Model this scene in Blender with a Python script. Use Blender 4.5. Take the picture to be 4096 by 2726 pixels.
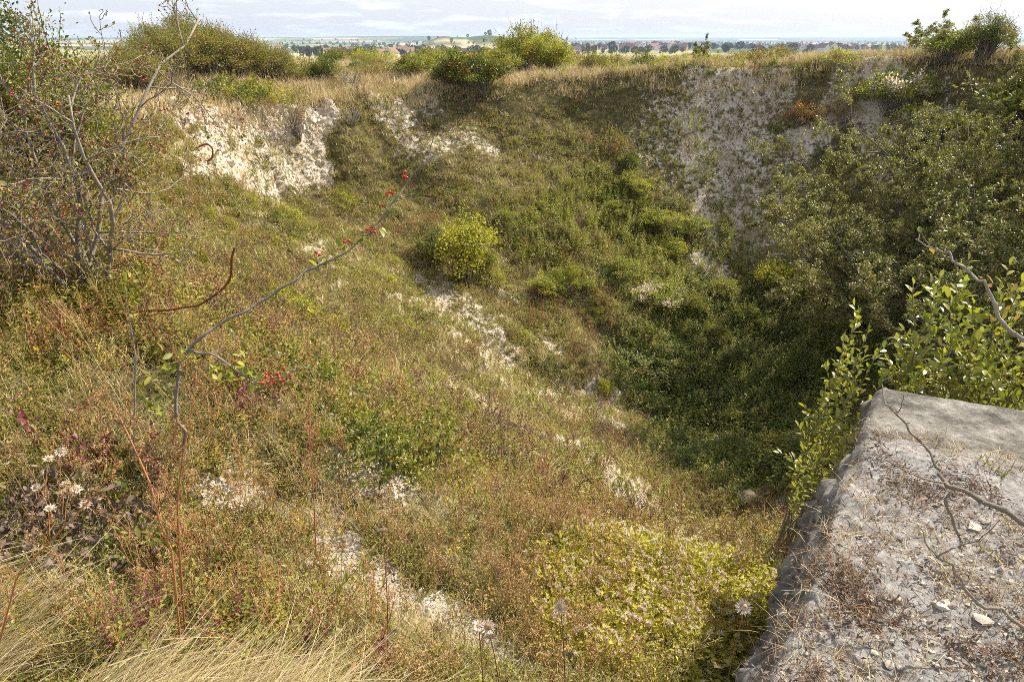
import bpy, bmesh, math, random
import numpy as np
from mathutils import Vector, Matrix

for _o in list(bpy.data.objects):
    bpy.data.objects.remove(_o)
S = bpy.context.scene
ROOT = S.collection

# ------------------------------------------------------------------ camera, sky, sun, exposure
FPX, W0, H0 = 683.0, 1024.0, 681.0
PITCH = math.radians(23.9)
cam_d = bpy.data.cameras.new('camera')
cam_d.sensor_width = 36.0
cam_d.lens = FPX / W0 * 36.0
cam_d.clip_start = 0.05
cam_d.clip_end = 60000
cam = bpy.data.objects.new('camera', cam_d)
ROOT.objects.link(cam)
cam.location = (0, 0, 0)
cam.rotation_euler = (math.radians(90) - PITCH, 0, 0)
S.camera = cam

SUN_AZ, SUN_EL = math.radians(58), math.radians(41)      # azimuth from +Y towards +X
world = bpy.data.worlds.new('World')
S.world = world
world.use_nodes = True
wn, wl = world.node_tree.nodes, world.node_tree.links
for n in list(wn):
    wn.remove(n)
w_out = wn.new('ShaderNodeOutputWorld')
w_bg = wn.new('ShaderNodeBackground')
w_bg.inputs['Strength'].default_value = 0.065
w_sky = wn.new('ShaderNodeTexSky')
w_sky.sky_type = 'NISHITA'
w_sky.sun_disc = False
w_sky.sun_elevation = SUN_EL
w_sky.sun_rotation = SUN_AZ
w_sky.air_density = 1.0
w_sky.dust_density = 3.0
w_sky.ozone_density = 1.0
# thin high cloud: a soft pale veil that thickens in streaks, laid out on the flat cloud sheet overhead
w_tc = wn.new('ShaderNodeTexCoord')
w_sep = wn.new('ShaderNodeSeparateXYZ')
wl.new(w_tc.outputs['Generated'], w_sep.inputs[0])
def wmath(op, a, b=None, clamp=False):
    m = wn.new('ShaderNodeMath'); m.operation = op; m.use_clamp = clamp
    for i, v in enumerate((a, b)):
        if v is None: continue
        if isinstance(v, (int, float)): m.inputs[i].default_value = v
        else: wl.new(v, m.inputs[i])
    return m.outputs[0]
zc = wmath('ADD', wmath('MAXIMUM', w_sep.outputs[2], 0.0), 0.10)
w_cmb = wn.new('ShaderNodeCombineXYZ')
wl.new(wmath('DIVIDE', w_sep.outputs[0], zc), w_cmb.inputs[0])
wl.new(wmath('DIVIDE', w_sep.outputs[1], zc), w_cmb.inputs[1])
w_noise = wn.new('ShaderNodeTexNoise')
w_noise.inputs['Scale'].default_value = 1.15
w_noise.inputs['Detail'].default_value = 7
w_noise.inputs['Roughness'].default_value = 0.62
wl.new(w_cmb.outputs[0], w_noise.inputs['Vector'])
w_ramp = wn.new('ShaderNodeValToRGB')
w_ramp.color_ramp.elements[0].position = 0.50
w_ramp.color_ramp.elements[0].color = (0.0, 0.0, 0.0, 1)
w_ramp.color_ramp.elements[1].position = 0.72
w_ramp.color_ramp.elements[1].color = (1, 1, 1, 1)
wl.new(w_noise.outputs[0], w_ramp.inputs[0])
w_fac = wmath('ADD', wmath('MULTIPLY', w_ramp.outputs[0], 0.34), 0.56, True)
w_mix = wn.new('ShaderNodeMix'); w_mix.data_type = 'RGBA'
w_mix.inputs[7].default_value = (9.6, 10.2, 11.4, 1)
wl.new(w_fac, w_mix.inputs[0])
wl.new(w_sky.outputs[0], w_mix.inputs[6])
wl.new(w_mix.outputs[2], w_bg.inputs['Color'])
wl.new(w_bg.outputs[0], w_out.inputs[0])

sun_d = bpy.data.lights.new('sun', 'SUN')
sun_d.energy = 5.0
sun_d.angle = math.radians(0.53)
sun_d.color = (1.0, 0.93, 0.80)
sun = bpy.data.objects.new('sun', sun_d)
ROOT.objects.link(sun)
SUN_DIR = Vector((math.sin(SUN_AZ) * math.cos(SUN_EL), math.cos(SUN_AZ) * math.cos(SUN_EL), math.sin(SUN_EL)))
sun.rotation_euler = SUN_DIR.to_track_quat('Z', 'Y').to_euler()
sun.location = (20, 5, 25)

S.view_settings.view_transform = 'Standard'
S.view_settings.look = 'None'
S.view_settings.exposure = 1.0
S.view_settings.gamma = 1.0
S.view_settings.use_curve_mapping = False
S.cycles.filter_width = 0.85
S.cycles.max_bounces = 6
S.cycles.diffuse_bounces = 3
S.cycles.transmission_bounces = 3
S.cycles.glossy_bounces = 2
S.cycles.volume_bounces = 0
S.cycles.use_denoising = False

# ------------------------------------------------------------------ noise, terrain
def _h(ix, iy, seed):
    h = (ix.astype(np.int64) * 374761393 + iy.astype(np.int64) * 668265263 + seed * 974634777) & 0xFFFFFFFF
    h = ((h ^ (h >> 13)) * 1274126177) & 0xFFFFFFFF
    return ((h ^ (h >> 16)) & 0xFFFFFF) / float(0xFFFFFF)
def vn(x, y, seed=0):
    x = np.asarray(x, float); y = np.asarray(y, float)
    ix, iy = np.floor(x), np.floor(y)
    fx, fy = x - ix, y - iy
    fx = fx * fx * (3 - 2 * fx); fy = fy * fy * (3 - 2 * fy)
    a = _h(ix, iy, seed); b = _h(ix + 1, iy, seed); c = _h(ix, iy + 1, seed); d = _h(ix + 1, iy + 1, seed)
    return (a * (1 - fx) + b * fx) * (1 - fy) + (c * (1 - fx) + d * fx) * fy
def fbm(x, y, seed=0, octv=4, gain=0.5):
    s = 0.0; a = 1.0; t = 0.0
    for o in range(octv):
        s = s + a * vn(x * 2.03 ** o + 17.3 * o, y * 2.03 ** o - 9.1 * o, seed + o); t += a; a *= gain
    return s / t
def sst(a, b, x):
    t = np.clip((np.asarray(x, float) - a) / (b - a), 0, 1)
    return t * t * (3 - 2 * t)

BX, BY, BZ = 4.8, 15.0, -9.4                   # bottom of the crater
_rim = [  # angle, rim radius, rim height, height of the ground further out
    (-100, 11.6, -3.0, -1.8), (-90, 11.4, -2.7, -1.8), (-69, 11.5, -1.7, -1.4), (-40, 11.0, -1.2, -1.0), (-16, 10.8, -0.6, -0.6),
    (10, 13.0, -0.4, -0.5), (30, 15.5, -0.5, -0.6), (45, 16.3, -0.6, -0.9), (59, 16.4, -0.75, -1.1), (74, 14.8, -1.0, -1.5), (87, 14.0, -1.32, -1.75),
    (110, 13.9, -1.62, -1.75), (130, 14.2, -1.8, -1.55), (151, 14.6, -1.85, -1.25), (165, 14.3, -1.65, -1.2), (176, 13.9, -1.55, -1.25),
    (203, 12.9, -1.6, -1.4), (222, 12.8, -1.6, -1.5), (232, 12.8, -1.68, -1.6), (239, 12.9, -1.8, -1.62), (246, 12.9, -2.35, -1.66), (252, 12.7, -3.0, -1.7)]
_tab = np.zeros((720, 3))
_a = np.array([p[0] % 360 for p in _rim], float); _o = np.argsort(_a)
_k = np.arange(720) * 0.5
for _j in range(3):
    _v = np.array([p[_j + 1] for p in _rim])[_o]
    _t = np.interp(_k, np.r_[_a[_o][-1] - 360, _a[_o], _a[_o][0] + 360], np.r_[_v[-1], _v, _v[0]])
    _g = np.exp(-0.5 * (np.arange(-30, 31) * 0.5 / 4.5) ** 2); _g /= _g.sum()
    _tab[:, _j] = np.convolve(np.r_[_t[-30:], _t, _t[:30]], _g, 'valid')
def _tabs(th):
    f = (np.asarray(th) % 360) * 2
    i = np.floor(f).astype(int) % 720; w = f - np.floor(f)
    return [_tab[i, j] * (1 - w) + _tab[(i + 1) % 720, j] * w for j in range(3)]
def terr(x, y, fine=True):
    x = np.asarray(x, float); y = np.asarray(y, float)
    dx, dy = x - BX, y - BY
    r = np.hypot(dx, dy); th = np.degrees(np.arctan2(dy, dx)) % 360
    th2 = th + 5 * (vn(th / 9, th * 0, 3) - .5)
    R, zr, zo = _tabs(th2)
    R = R + 0.9 * (vn(x / 2.3, y / 2.3, 5) - .5) * sst(5, 9, np.hypot(x, y))
    s = np.clip(r / R, 0, 1)
    g = 1 - s ** 1.32
    wc = sst(128, 138, th) * (1 - sst(163, 172, th))          # the bare chalk face
    gc = np.interp(s, [0, .55, .80, .875, .94, .985, 1], [1, .56, .40, .33, .13, .03, 0])
    g = g * (1 - wc) + gc * wc
    wb_ = sst(38, 50, th) * (1 - sst(112, 124, th))           # steep turf edge of the back wall
    gb = np.interp(s, [0, .55, .80, .93, .985, 1], [1, .54, .30, .145, .02, 0])
    g = g * (1 - wb_) + gb * wb_
    wr_ = sst(34, 44, th) * (1 - sst(68, 122, th))             # the steep grey scree on the right
    gr = np.interp(s, [0, .3, .55, .7, .8, .9, .97, .99, 1], [1, .93, .765, .61, .45, .26, .085, .02, 0])
    g = g * (1 - wr_) + gr * wr_
    wl_ = sst(236, 246, th) * (1 - sst(268, 280, th))         # the shelf below the camera
    gl = np.interp(s, [0, .5, .72, .83, .93, 1], [1, .74, .46, .24, .11, 0])
    g = g * (1 - wl_) + gl * wl_
    zin = zr + (BZ - zr) * g
    zout = zr + (zo - zr) * sst(0, 3.6, r - R)
    z = np.where(r < R, zin, zout)
    d = np.hypot(x, y); az = np.degrees(np.arctan2(x, y))
    zf = np.interp(d, [0, 40, 70, 120, 250, 500, 800, 1500, 2600, 3500, 4400, 5400, 9000, 12000, 40000],
                   [-1.6, -1.7, -2.3, -4.2, -8.5, -13.5, -17.0, -19, -20, -21, -14, -18, -8, 6, -30])
    zf = zf + 5.0 * np.exp(-((d - 950) / 260) ** 2) * sst(2, 9, az) * (1 - sst(24, 34, az))
    zf = zf + (21.0 + 9 * (fbm(az / 1.7, d / 300, 8, 3) - .5)) * np.exp(-((d - 1350) / 190) ** 2) * sst(-8.8, -5.0, az) * (1 - sst(3, 6, az))
    zf = zf + np.exp(-((d - 4400) / 900) ** 2) * ((15 + 11 * sst(-22, -7, az)) * (1 - sst(-5.8, -2.4, az)) - 2 * sst(-2, 3, az))
    zf = zf + np.exp(-((d - 11800) / 2300) ** 2) * (8 + 6 * (fbm(az / 5, d * 0, 21, 3) - .5) + 4 * sst(16, 28, az))
    zf = zf + np.exp(-((d - 6800) / 1000) ** 2) * (16 + 8 * (fbm(az / 4, d * 0, 31, 3) - .5)) * sst(2, 8, az)
    wf = sst(38, 110, d) * sst(-20, 40, y + 30)
    z = z * (1 - wf) + zf * wf
    if fine:
        k = sst(1.5, 6, d) * (1 - .8 * sst(60, 200, d))
        z = z + k * (0.55 * (fbm(x / 2.6, y / 2.6, 41, 3) - .5) + 0.16 * (fbm(x / .55, y / .55, 51, 2) - .5) * (1 + wc * .8))
        z = z + 0.05 * (fbm(x / .3, y / .3, 61, 2) - .5) * (1 - sst(30, 60, d))
        z = z - wc * sst(.86, .9, s) * (1 - sst(.985, 1.0, s)) * 0.5 * (vn(th / 1.1, s * 9, 77) - .3)
    # ground drops away round the concrete
    px, py = x - 0.2, y - 0.6
    sl = sst(-.55, -.05, px * 0.83 - py * 0.556) * (1 - sst(3.6, 4.8, y)) * (1 - sst(2.2, 3.2, x))
    z = z - 0.42 * sl * sst(0.9, 2.2, y)
    return z
cp, sp = math.cos(PITCH), math.sin(PITCH)
def ray(px, py):
    u, v = (px - 512) / FPX, (py - 340.5) / FPX
    return np.array([u, cp - v * sp, -(sp + v * cp)])
def hit(px, py, t0=1.2, t1=90):
    d = ray(px, py)
    t = np.geomspace(t0, t1, 1500)
    P = d[None] * t[:, None]
    below = P[:, 2] < terr(P[:, 0], P[:, 1])
    i = int(np.argmax(below)) if below.any() else len(t) - 1
    return Vector((P[i, 0], P[i, 1], float(terr(P[i, 0], P[i, 1]))))
def at(px, Y):
    """point on the ground at distance Y ahead, in the direction of column px"""
    z = -1.5
    for _ in range(6):
        x = (px - 512) / FPX * (Y * cp - z * sp)
        z = float(terr(x, Y))
    return Vector((x, Y, z))
def pt(px, py, Y):
    d = ray(px, py)
    return Vector(d * (Y / d[1]))

# ------------------------------------------------------------------ mesh and object helpers
class MB:
    def __init__(self):
        self.v = []; self.n = 0; self.q = []; self.t = []; self.qm = []; self.tm = []
    def add(self, v, q=None, t=None, m=0):
        v = np.asarray(v, float).reshape(-1, 3)
        if q is not None and len(q):
            q = np.asarray(q, int).reshape(-1, 4) + self.n; self.q.append(q); self.qm.append(np.full(len(q), m))
        if t is not None and len(t):
            t = np.asarray(t, int).reshape(-1, 3) + self.n; self.t.append(t); self.tm.append(np.full(len(t), m))
        self.v.append(v); self.n += len(v)
    def mesh(self, name, mats, smooth=True):
        me = bpy.data.meshes.new(name)
        if not self.v: return me
        v = np.concatenate(self.v)
        q = np.concatenate(self.q) if self.q else np.zeros((0, 4), int)
        t = np.concatenate(self.t) if self.t else np.zeros((0, 3), int)
        me.vertices.add(len(v)); me.vertices.foreach_set('co', v.ravel())
        me.loops.add(q.size + t.size); me.loops.foreach_set('vertex_index', np.r_[q.ravel(), t.ravel()].astype(np.int32))
        me.polygons.add(len(q) + len(t))
        ls = np.r_[np.arange(len(q)) * 4, q.size + np.arange(len(t)) * 3]
        me.polygons.foreach_set('loop_start', ls.astype(np.int32))
        mi = np.concatenate(self.qm + self.tm) if (self.qm or self.tm) else np.zeros(0)
        for m in mats: me.materials.append(m)
        me.polygons.foreach_set('material_index', mi.astype(np.int32))
        me.polygons.foreach_set('use_smooth', np.full(len(q) + len(t), smooth))
        me.update(calc_edges=True); me.validate()
        return me
def link(o, parent=None):
    ROOT.objects.link(o)
    if parent is not None: o.parent = parent
    return o
def obj(name, me, parent=None):
    return link(bpy.data.objects.new(name, me), parent)
def tag(o, label=None, cat=None, group=None, kind=None):
    if label: o['label'] = label
    if cat: o['category'] = cat
    if group: o['group'] = group
    if kind: o['kind'] = kind
    return o
def thing(name, label, cat, loc=(0, 0, 0), rz=0.0, group=None, scale=1.0):
    o = bpy.data.objects.new(name, None); link(o)
    o.empty_display_size = .1
    o.location = loc; o.rotation_euler = (0, 0, rz)
    o.scale = (scale,) * 3 if isinstance(scale, (int, float)) else scale
    return tag(o, label, cat, group)
def copy_tree(o, parent=None):
    c = o.copy(); ROOT.objects.link(c)
    if parent is not None: c.parent = parent
    for ch in list(o.children): copy_tree(ch, c)
    return c

def unit(a):
    a = np.asarray(a, float)
    return a / np.maximum(np.linalg.norm(a, axis=-1, keepdims=True), 1e-9)
def leaves(mb, P, D, N, L, Wd, m=0, fold=.18):
    """n simple folded leaves: base P, axis D, facing N"""
    P = np.asarray(P, float); D = unit(D); n = len(P)
    Sd = unit(np.cross(D, N)); N = np.cross(Sd, D)
    L = np.broadcast_to(np.asarray(L, float), n)[:, None]; Wd = np.broadcast_to(np.asarray(Wd, float), n)[:, None]
    a = P; tip = P + D * L - N * L * .08
    l = P + D * L * .5 + Sd * Wd * .5 + N * Wd * fold; r = P + D * L * .5 - Sd * Wd * .5 + N * Wd * fold
    v = np.stack([a, l, tip, r], 1)
    i = np.arange(n)[:, None] * 4
    mb.add(v, t=np.concatenate([i + [0, 2, 1], i + [0, 3, 2]]), m=m)
def big_leaves(mb, P, D, N, L, Wd, m=0, cup=.16, droop=.2):
    """leaves with a midrib, a rounded outline and a curl"""
    P = np.asarray(P, float); D = unit(D); n = len(P)
    Sd = unit(np.cross(D, N)); N = np.cross(Sd, D)
    L = np.broadcast_to(np.asarray(L, float), n)[:, None]; Wd = np.broadcast_to(np.asarray(Wd, float), n)[:, None]
    vs = []
    for f, w in ((0, .04), (.28, .8), (.6, 1.0), (.84, .6), (1, .02)):
        c = P + D * L * f - N * L * droop * f * f
        vs += [c + Sd * Wd * .5 * w + N * Wd * cup * w, c, c - Sd * Wd * .5 * w + N * Wd * cup * w]
    v = np.stack(vs, 1)
    i = np.arange(n)[:, None] * 15
    q = [i + [3 * k + j, 3 * k + j + 1, 3 * k + j + 4, 3 * k + j + 3] for k in range(4) for j in range(2)]
    mb.add(v, q=np.concatenate(q), m=m)
def blades(mb, P, D, B, L, Wd, m=0, segs=3):
    """grass blades: base P, start direction D, bending towards B"""
    P = np.asarray(P, float); D = unit(D); B = np.asarray(B, float); n = len(P)
    Sd = unit(np.cross(D, B + np.array([.01, .02, .0])))
    L = np.broadcast_to(np.asarray(L, float), n)[:, None]; Wd = np.broadcast_to(np.asarray(Wd, float), n)[:, None]
    vs = []
    for k in range(segs + 1):
        f = k / segs
        c = P + D * L * f + B * L * f * f
        w = Wd * .5 * (1 - f ** 1.6 * .9)
        vs += [c + Sd * w, c - Sd * w]
    v = np.stack(vs, 1); i = np.arange(n)[:, None] * (2 * segs + 2)
    mb.add(v, q=np.concatenate([i + [2 * k, 2 * k + 1, 2 * k + 3, 2 * k + 2] for k in range(segs)]), m=m)
def tube(mb, pts, rad, sides=4, m=0):
    pts = np.asarray(pts, float); k = len(pts)
    rad = np.broadcast_to(np.asarray(rad, float), k)
    T = unit(np.gradient(pts, axis=0))
    ref = np.array([.31, .17, .93]) if abs(T[0, 2]) < .85 else np.array([.95, .2, .1])
    A = unit(np.cross(T, ref)); Bv = np.cross(T, A)
    an = np.arange(sides) * 2 * math.pi / sides
    v = pts[:, None] + rad[:, None, None] * (np.cos(an)[None, :, None] * A[:, None] + np.sin(an)[None, :, None] * Bv[:, None])
    j = np.arange(sides); jn = (j + 1) % sides
    q = [np.stack([i * sides + j, i * sides + jn, (i + 1) * sides + jn, (i + 1) * sides + j], 1) for i in range(k - 1)]
    t = [np.stack([np.full(sides - 2, (k - 1) * sides), (k - 1) * sides + j[1:-1], (k - 1) * sides + j[2:]], 1),
         np.stack([np.full(sides - 2, 0), j[2:], j[1:-1]], 1)]
    mb.add(v, q=np.concatenate(q), t=np.concatenate(t), m=m)
def wander(rng, p, d, length, n, jit, up=0.0):
    """a crooked line of n+1 points"""
    p = np.array(p, float); d = unit(np.array(d, float)); out = [p]
    for _ in range(n):
        d = unit(d + rng.normal(0, jit, 3) + np.array([0, 0, up]))
        p = p + d * length / n; out.append(p)
    return np.array(out), d
_ico = {}
def ico(sub):
    if sub not in _ico:
        bm = bmesh.new(); bmesh.ops.create_icosphere(bm, subdivisions=sub, radius=1)
        bm.verts.index_update()
        _ico[sub] = (np.array([v.co[:] for v in bm.verts]), np.array([[v.index for v in f.verts] for f in bm.faces])); bm.free()
    return _ico[sub]
def blobs(mb, C, R, sub=1, m=0):
    v, t = ico(sub); C = np.asarray(C, float); R = np.asarray(R, float).reshape(len(C), -1)
    V = C[:, None] + v[None] * R[:, None, :]
    i = np.arange(len(C))[:, None, None] * len(v)
    mb.add(V, t=(t[None] + i).reshape(-1, 3), m=m)
def rock_mesh(name, seed, mat, sub=2, rough=.35, flat=.7):
    rng = np.random.default_rng(seed)
    v, t = ico(sub); v = v.copy()
    for _ in range(9):                                # cut flat facets
        n = unit(rng.normal(0, 1, 3)); o = rng.uniform(.45, .85)
        dd = v @ n; v = v - np.maximum(dd - o, 0)[:, None] * n
    v = v * (1 + rough * .25 * (vn(v[:, 0] * 3 + 9, v[:, 1] * 3 + v[:, 2] * 2.3, seed) - .5))[:, None]
    v = v * np.array([1, rng.uniform(.6, .9), flat * rng.uniform(.7, 1.1)])
    mb = MB(); mb.add(v, t=t)
    return mb.mesh(name, [mat], smooth=False)
# ------------------------------------------------------------------ materials
def new_mat(name):
    m = bpy.data.materials.new(name); m.use_nodes = True
    nt = m.node_tree
    for n in list(nt.nodes): nt.nodes.remove(n)
    out = nt.nodes.new('ShaderNodeOutputMaterial')
    return m, nt, out
def ramp(nt, cols, pos=None, interp='LINEAR'):
    r = nt.nodes.new('ShaderNodeValToRGB'); cr = r.color_ramp; cr.interpolation = interp
    n = len(cols)
    pos = pos or [i / max(n - 1, 1) for i in range(n)]
    while len(cr.elements) < n: cr.elements.new(.5)
    for e, p, c in zip(cr.elements, pos, cols): e.position = p; e.color = (*c, 1)
    return r
def mth(nt, op, a, b=None, clamp=False):
    m = nt.nodes.new('ShaderNodeMath'); m.operation = op; m.use_clamp = clamp
    for i, v in enumerate((a, b)):
        if v is None: continue
        if isinstance(v, (int, float)): m.inputs[i].default_value = v
        else: nt.links.new(v, m.inputs[i])
    return m.outputs[0]
def noise(nt, scale, detail=4, rough=.6, vec=None, coord='Object'):
    n = nt.nodes.new('ShaderNodeTexNoise')
    n.inputs['Scale'].default_value = scale; n.inputs['Detail'].default_value = detail; n.inputs['Roughness'].default_value = rough
    if vec is None:
        tc = nt.nodes.new('ShaderNodeTexCoord'); vec = tc.outputs[coord]
    nt.links.new(vec, n.inputs['Vector'])
    return n.outputs[0]
def mixc(nt, f, a, b):
    m = nt.nodes.new('ShaderNodeMix'); m.data_type = 'RGBA'
    for i, v in ((0, f), (6, a), (7, b)):
        if isinstance(v, (int, float)): m.inputs[i].default_value = v
        elif isinstance(v, tuple): m.inputs[i].default_value = (*v, 1)
        else: nt.links.new(v, m.inputs[i])
    return m.outputs[2]
def leaf_mat(name, cols, transl=.35, rough=.5, spec=.3, pos=None, tr_tint=(1.05, 1.15, .55)):
    m, nt, out = new_mat(name)
    g = nt.nodes.new('ShaderNodeNewGeometry'); oi = nt.nodes.new('ShaderNodeObjectInfo')
    f = mth(nt, 'FRACT', mth(nt, 'ADD', g.outputs['Random Per Island'], mth(nt, 'MULTIPLY', oi.outputs['Random'], 3.7)))
    # neighbouring plants lean to one shade: half by leaf, half by plant
    f = mth(nt, 'ADD', mth(nt, 'MULTIPLY', f, .62), mth(nt, 'MULTIPLY', mth(nt, 'FRACT', mth(nt, 'MULTIPLY', oi.outputs['Random'], 7.31)), .38))
    r = ramp(nt, cols, pos); nt.links.new(f, r.inputs[0])
    p = nt.nodes.new('ShaderNodeBsdfPrincipled')
    p.inputs['Roughness'].default_value = rough
    p.inputs['Specular IOR Level'].default_value = spec
    nt.links.new(r.outputs[0], p.inputs['Base Color'])
    if transl > 0:
        t = nt.nodes.new('ShaderNodeBsdfTranslucent')
        nt.links.new(mixc_mul(nt, r.outputs[0], tr_tint), t.inputs['Color'])
        ms = nt.nodes.new('ShaderNodeMixShader'); ms.inputs[0].default_value = transl
        nt.links.new(p.outputs[0], ms.inputs[1]); nt.links.new(t.outputs[0], ms.inputs[2])
        nt.links.new(ms.outputs[0], out.inputs[0])
    else:
        nt.links.new(p.outputs[0], out.inputs[0])
    return m
def mixc_mul(nt, c, tint):
    m = nt.nodes.new('ShaderNodeMix'); m.data_type = 'RGBA'; m.blend_type = 'MULTIPLY'
    m.inputs[0].default_value = 1.0
    nt.links.new(c, m.inputs[6]); m.inputs[7].default_value = (*tint, 1)
    return m.outputs[2]
def rough_mat(name, cols, scale, bump=.4, bscale=None, rough=.9, detail=6, pos=None):
    m, nt, out = new_mat(name)
    r = ramp(nt, cols, pos); nt.links.new(noise(nt, scale, detail), r.inputs[0])
    p = nt.nodes.new('ShaderNodeBsdfPrincipled'); p.inputs['Roughness'].default_value = rough
    p.inputs['Specular IOR Level'].default_value = .2
    oi = nt.nodes.new('ShaderNodeObjectInfo'); g = nt.nodes.new('ShaderNodeNewGeometry')
    hv = nt.nodes.new('ShaderNodeHueSaturation')
    nt.links.new(mth(nt, 'ADD', .8, mth(nt, 'MULTIPLY', oi.outputs['Random'], .35)), hv.inputs['Value'])
    nt.links.new(r.outputs[0], hv.inputs['Color'])
    nt.links.new(hv.outputs[0], p.inputs['Base Color'])
    if bump:
        b = nt.nodes.new('ShaderNodeBump'); b.inputs['Strength'].default_value = bump; b.inputs['Distance'].default_value = .02
        nt.links.new(noise(nt, bscale or scale * 3, 5), b.inputs['Height']); nt.links.new(b.outputs[0], p.inputs['Normal'])
    nt.links.new(p.outputs[0], out.inputs[0])
    return m

M = {}
M['dry_grass'] = leaf_mat('dry_grass', [(.29, .23, .085), (.44, .365, .15), (.54, .46, .22), (.35, .28, .10), (.28, .27, .075)], .25, .6, .2, tr_tint=(1.1, 1, .7))
M['pale_straw'] = leaf_mat('pale_straw', [(.42, .29, .14), (.60, .47, .28), (.68, .56, .37), (.34, .21, .10)], .2, .55, .25, tr_tint=(1.1, 1, .8))
M['green_grass'] = leaf_mat('green_grass', [(.15, .175, .025), (.23, .245, .04), (.32, .30, .07), (.19, .205, .035)], .35, .5, .3)
M['olive_herb'] = leaf_mat('olive_herb', [(.14, .155, .025), (.22, .22, .035), (.31, .285, .055), (.33, .26, .085), (.18, .195, .03)], .35, .55, .25)
M['lime_herb'] = leaf_mat('lime_herb', [(.16, .19, .025), (.27, .285, .035), (.37, .345, .055), (.21, .225, .03)], .4, .5, .3)
M['yellow_leaf'] = leaf_mat('yellow_leaf', [(.28, .28, .03), (.44, .40, .05), (.56, .47, .07), (.34, .31, .04), (.22, .24, .03)], .42, .5, .3)
M['rust_weed'] = leaf_mat('rust_weed', [(.24, .125, .05), (.34, .205, .085), (.44, .31, .14), (.28, .16, .06)], .2, .7, .15, tr_tint=(1.15, .95, .7))
M['brown_twig'] = leaf_mat('brown_twig', [(.12, .065, .03), (.2, .10, .05), (.26, .15, .08)], 0, .8, .15)
M['dark_leaf'] = leaf_mat('dark_leaf', [(.045, .075, .014), (.075, .11, .02), (.12, .14, .025), (.06, .09, .018)], .3, .42, .4)
M['bramble_leaf'] = leaf_mat('bramble_leaf', [(.06, .085, .016), (.10, .13, .022), (.165, .18, .03), (.08, .105, .02), (.20, .18, .035)], .32, .6, .22)
M['mid_leaf'] = leaf_mat('mid_leaf', [(.10, .13, .022), (.175, .19, .03), (.25, .24, .045), (.13, .155, .025)], .35, .45, .35)
M['olive_leaf'] = leaf_mat('olive_leaf', [(.12, .125, .03), (.19, .18, .04), (.27, .235, .06), (.31, .23, .08), (.15, .16, .032)], .32, .5, .3)
M['orange_leaf'] = leaf_mat('orange_leaf', [(.30, .15, .03), (.40, .24, .05), (.22, .2, .04), (.16, .17, .03)], .35, .5, .3)
M['grey_olive'] = leaf_mat('grey_olive', [(.15, .15, .05), (.23, .22, .08), (.30, .27, .10), (.19, .19, .07), (.27, .22, .08)], .34, .45, .4)
M['red_leaf'] = leaf_mat('red_leaf', [(.30, .09, .06), (.42, .16, .09), (.22, .12, .05), (.36, .12, .08)], .35, .5, .3, tr_tint=(1.2, .8, .6))
M['maroon_leaf'] = leaf_mat('maroon_leaf', [(.12, .03, .035), (.20, .05, .06), (.09, .06, .03), (.26, .09, .09)], .3, .4, .4, tr_tint=(1.2, .7, .6))
M['willow_leaf'] = leaf_mat('willow_leaf', [(.15, .18, .025), (.22, .24, .032), (.30, .30, .045), (.38, .33, .055), (.18, .21, .03)], .4, .33, .55)
M['dead_leaf'] = leaf_mat('dead_leaf', [(.07, .05, .035), (.13, .09, .065), (.20, .145, .11), (.10, .07, .05)], .1, .8, .15)
M['seed_fluff'] = leaf_mat('seed_fluff', [(.66, .55, .42), (.76, .66, .54), (.56, .44, .31)], .45, .8, .1, tr_tint=(1, 1, .95))
M['pink_flower'] = leaf_mat('pink_flower', [(.42, .30, .26), (.52, .40, .33), (.30, .26, .14)], .2, .8, .1)
M['yellow_flower'] = leaf_mat('yellow_flower', [(.75, .52, .03), (.8, .6, .05)], .2, .6, .2)
M['haw'] = leaf_mat('haw', [(.22, .008, .015), (.34, .015, .02), (.26, .02, .03), (.16, .01, .02)], 0, .3, .5)
M['red_haw'] = leaf_mat('red_haw', [(.45, .012, .012), (.55, .02, .015)], 0, .25, .5)
M['bract'] = leaf_mat('bract', [(.60, .52, .42), (.46, .37, .27), (.68, .62, .54)], .15, .4, .5, tr_tint=(1, 1, .9))
M['thistle_disc'] = leaf_mat('thistle_disc', [(.34, .22, .12), (.46, .33, .2), (.25, .15, .08)], 0, .8, .1)
M['bark'] = rough_mat('bark', [(.10, .075, .05), (.22, .18, .13), (.36, .31, .25)], 22, .5, 60)
M['pale_bark'] = rough_mat('pale_bark', [(.11, .09, .07), (.25, .215, .175), (.40, .36, .31)], 16, .5, 60)
M['dark_bark'] = rough_mat('dark_bark', [(.07, .055, .04), (.13, .11, .08), (.20, .17, .13)], 20, .5, 60)
M['rust'] = rough_mat('rust', [(.075, .025, .012), (.16, .055, .025), (.26, .10, .04)], 60, .5, 150, .85)
M['red_stem'] = rough_mat('red_stem', [(.24, .09, .035), (.36, .15, .06), (.42, .22, .10)], 20, .2, 60, .6)
M['chalk_stone'] = rough_mat('chalk_stone', [(.46, .37, .26), (.63, .54, .42), (.76, .70, .60)], 9, .5, 40, pos=[.3, .5, .7])
M['twig'] = rough_mat('twig', [(.12, .085, .06), (.22, .165, .12), (.34, .27, .21)], 18, .3, 60)
M['dark_rock'] = rough_mat('dark_rock', [(.06, .05, .04), (.14, .12, .09), (.30, .27, .22)], 8, .7, 30, pos=[.35, .52, .75])

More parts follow.
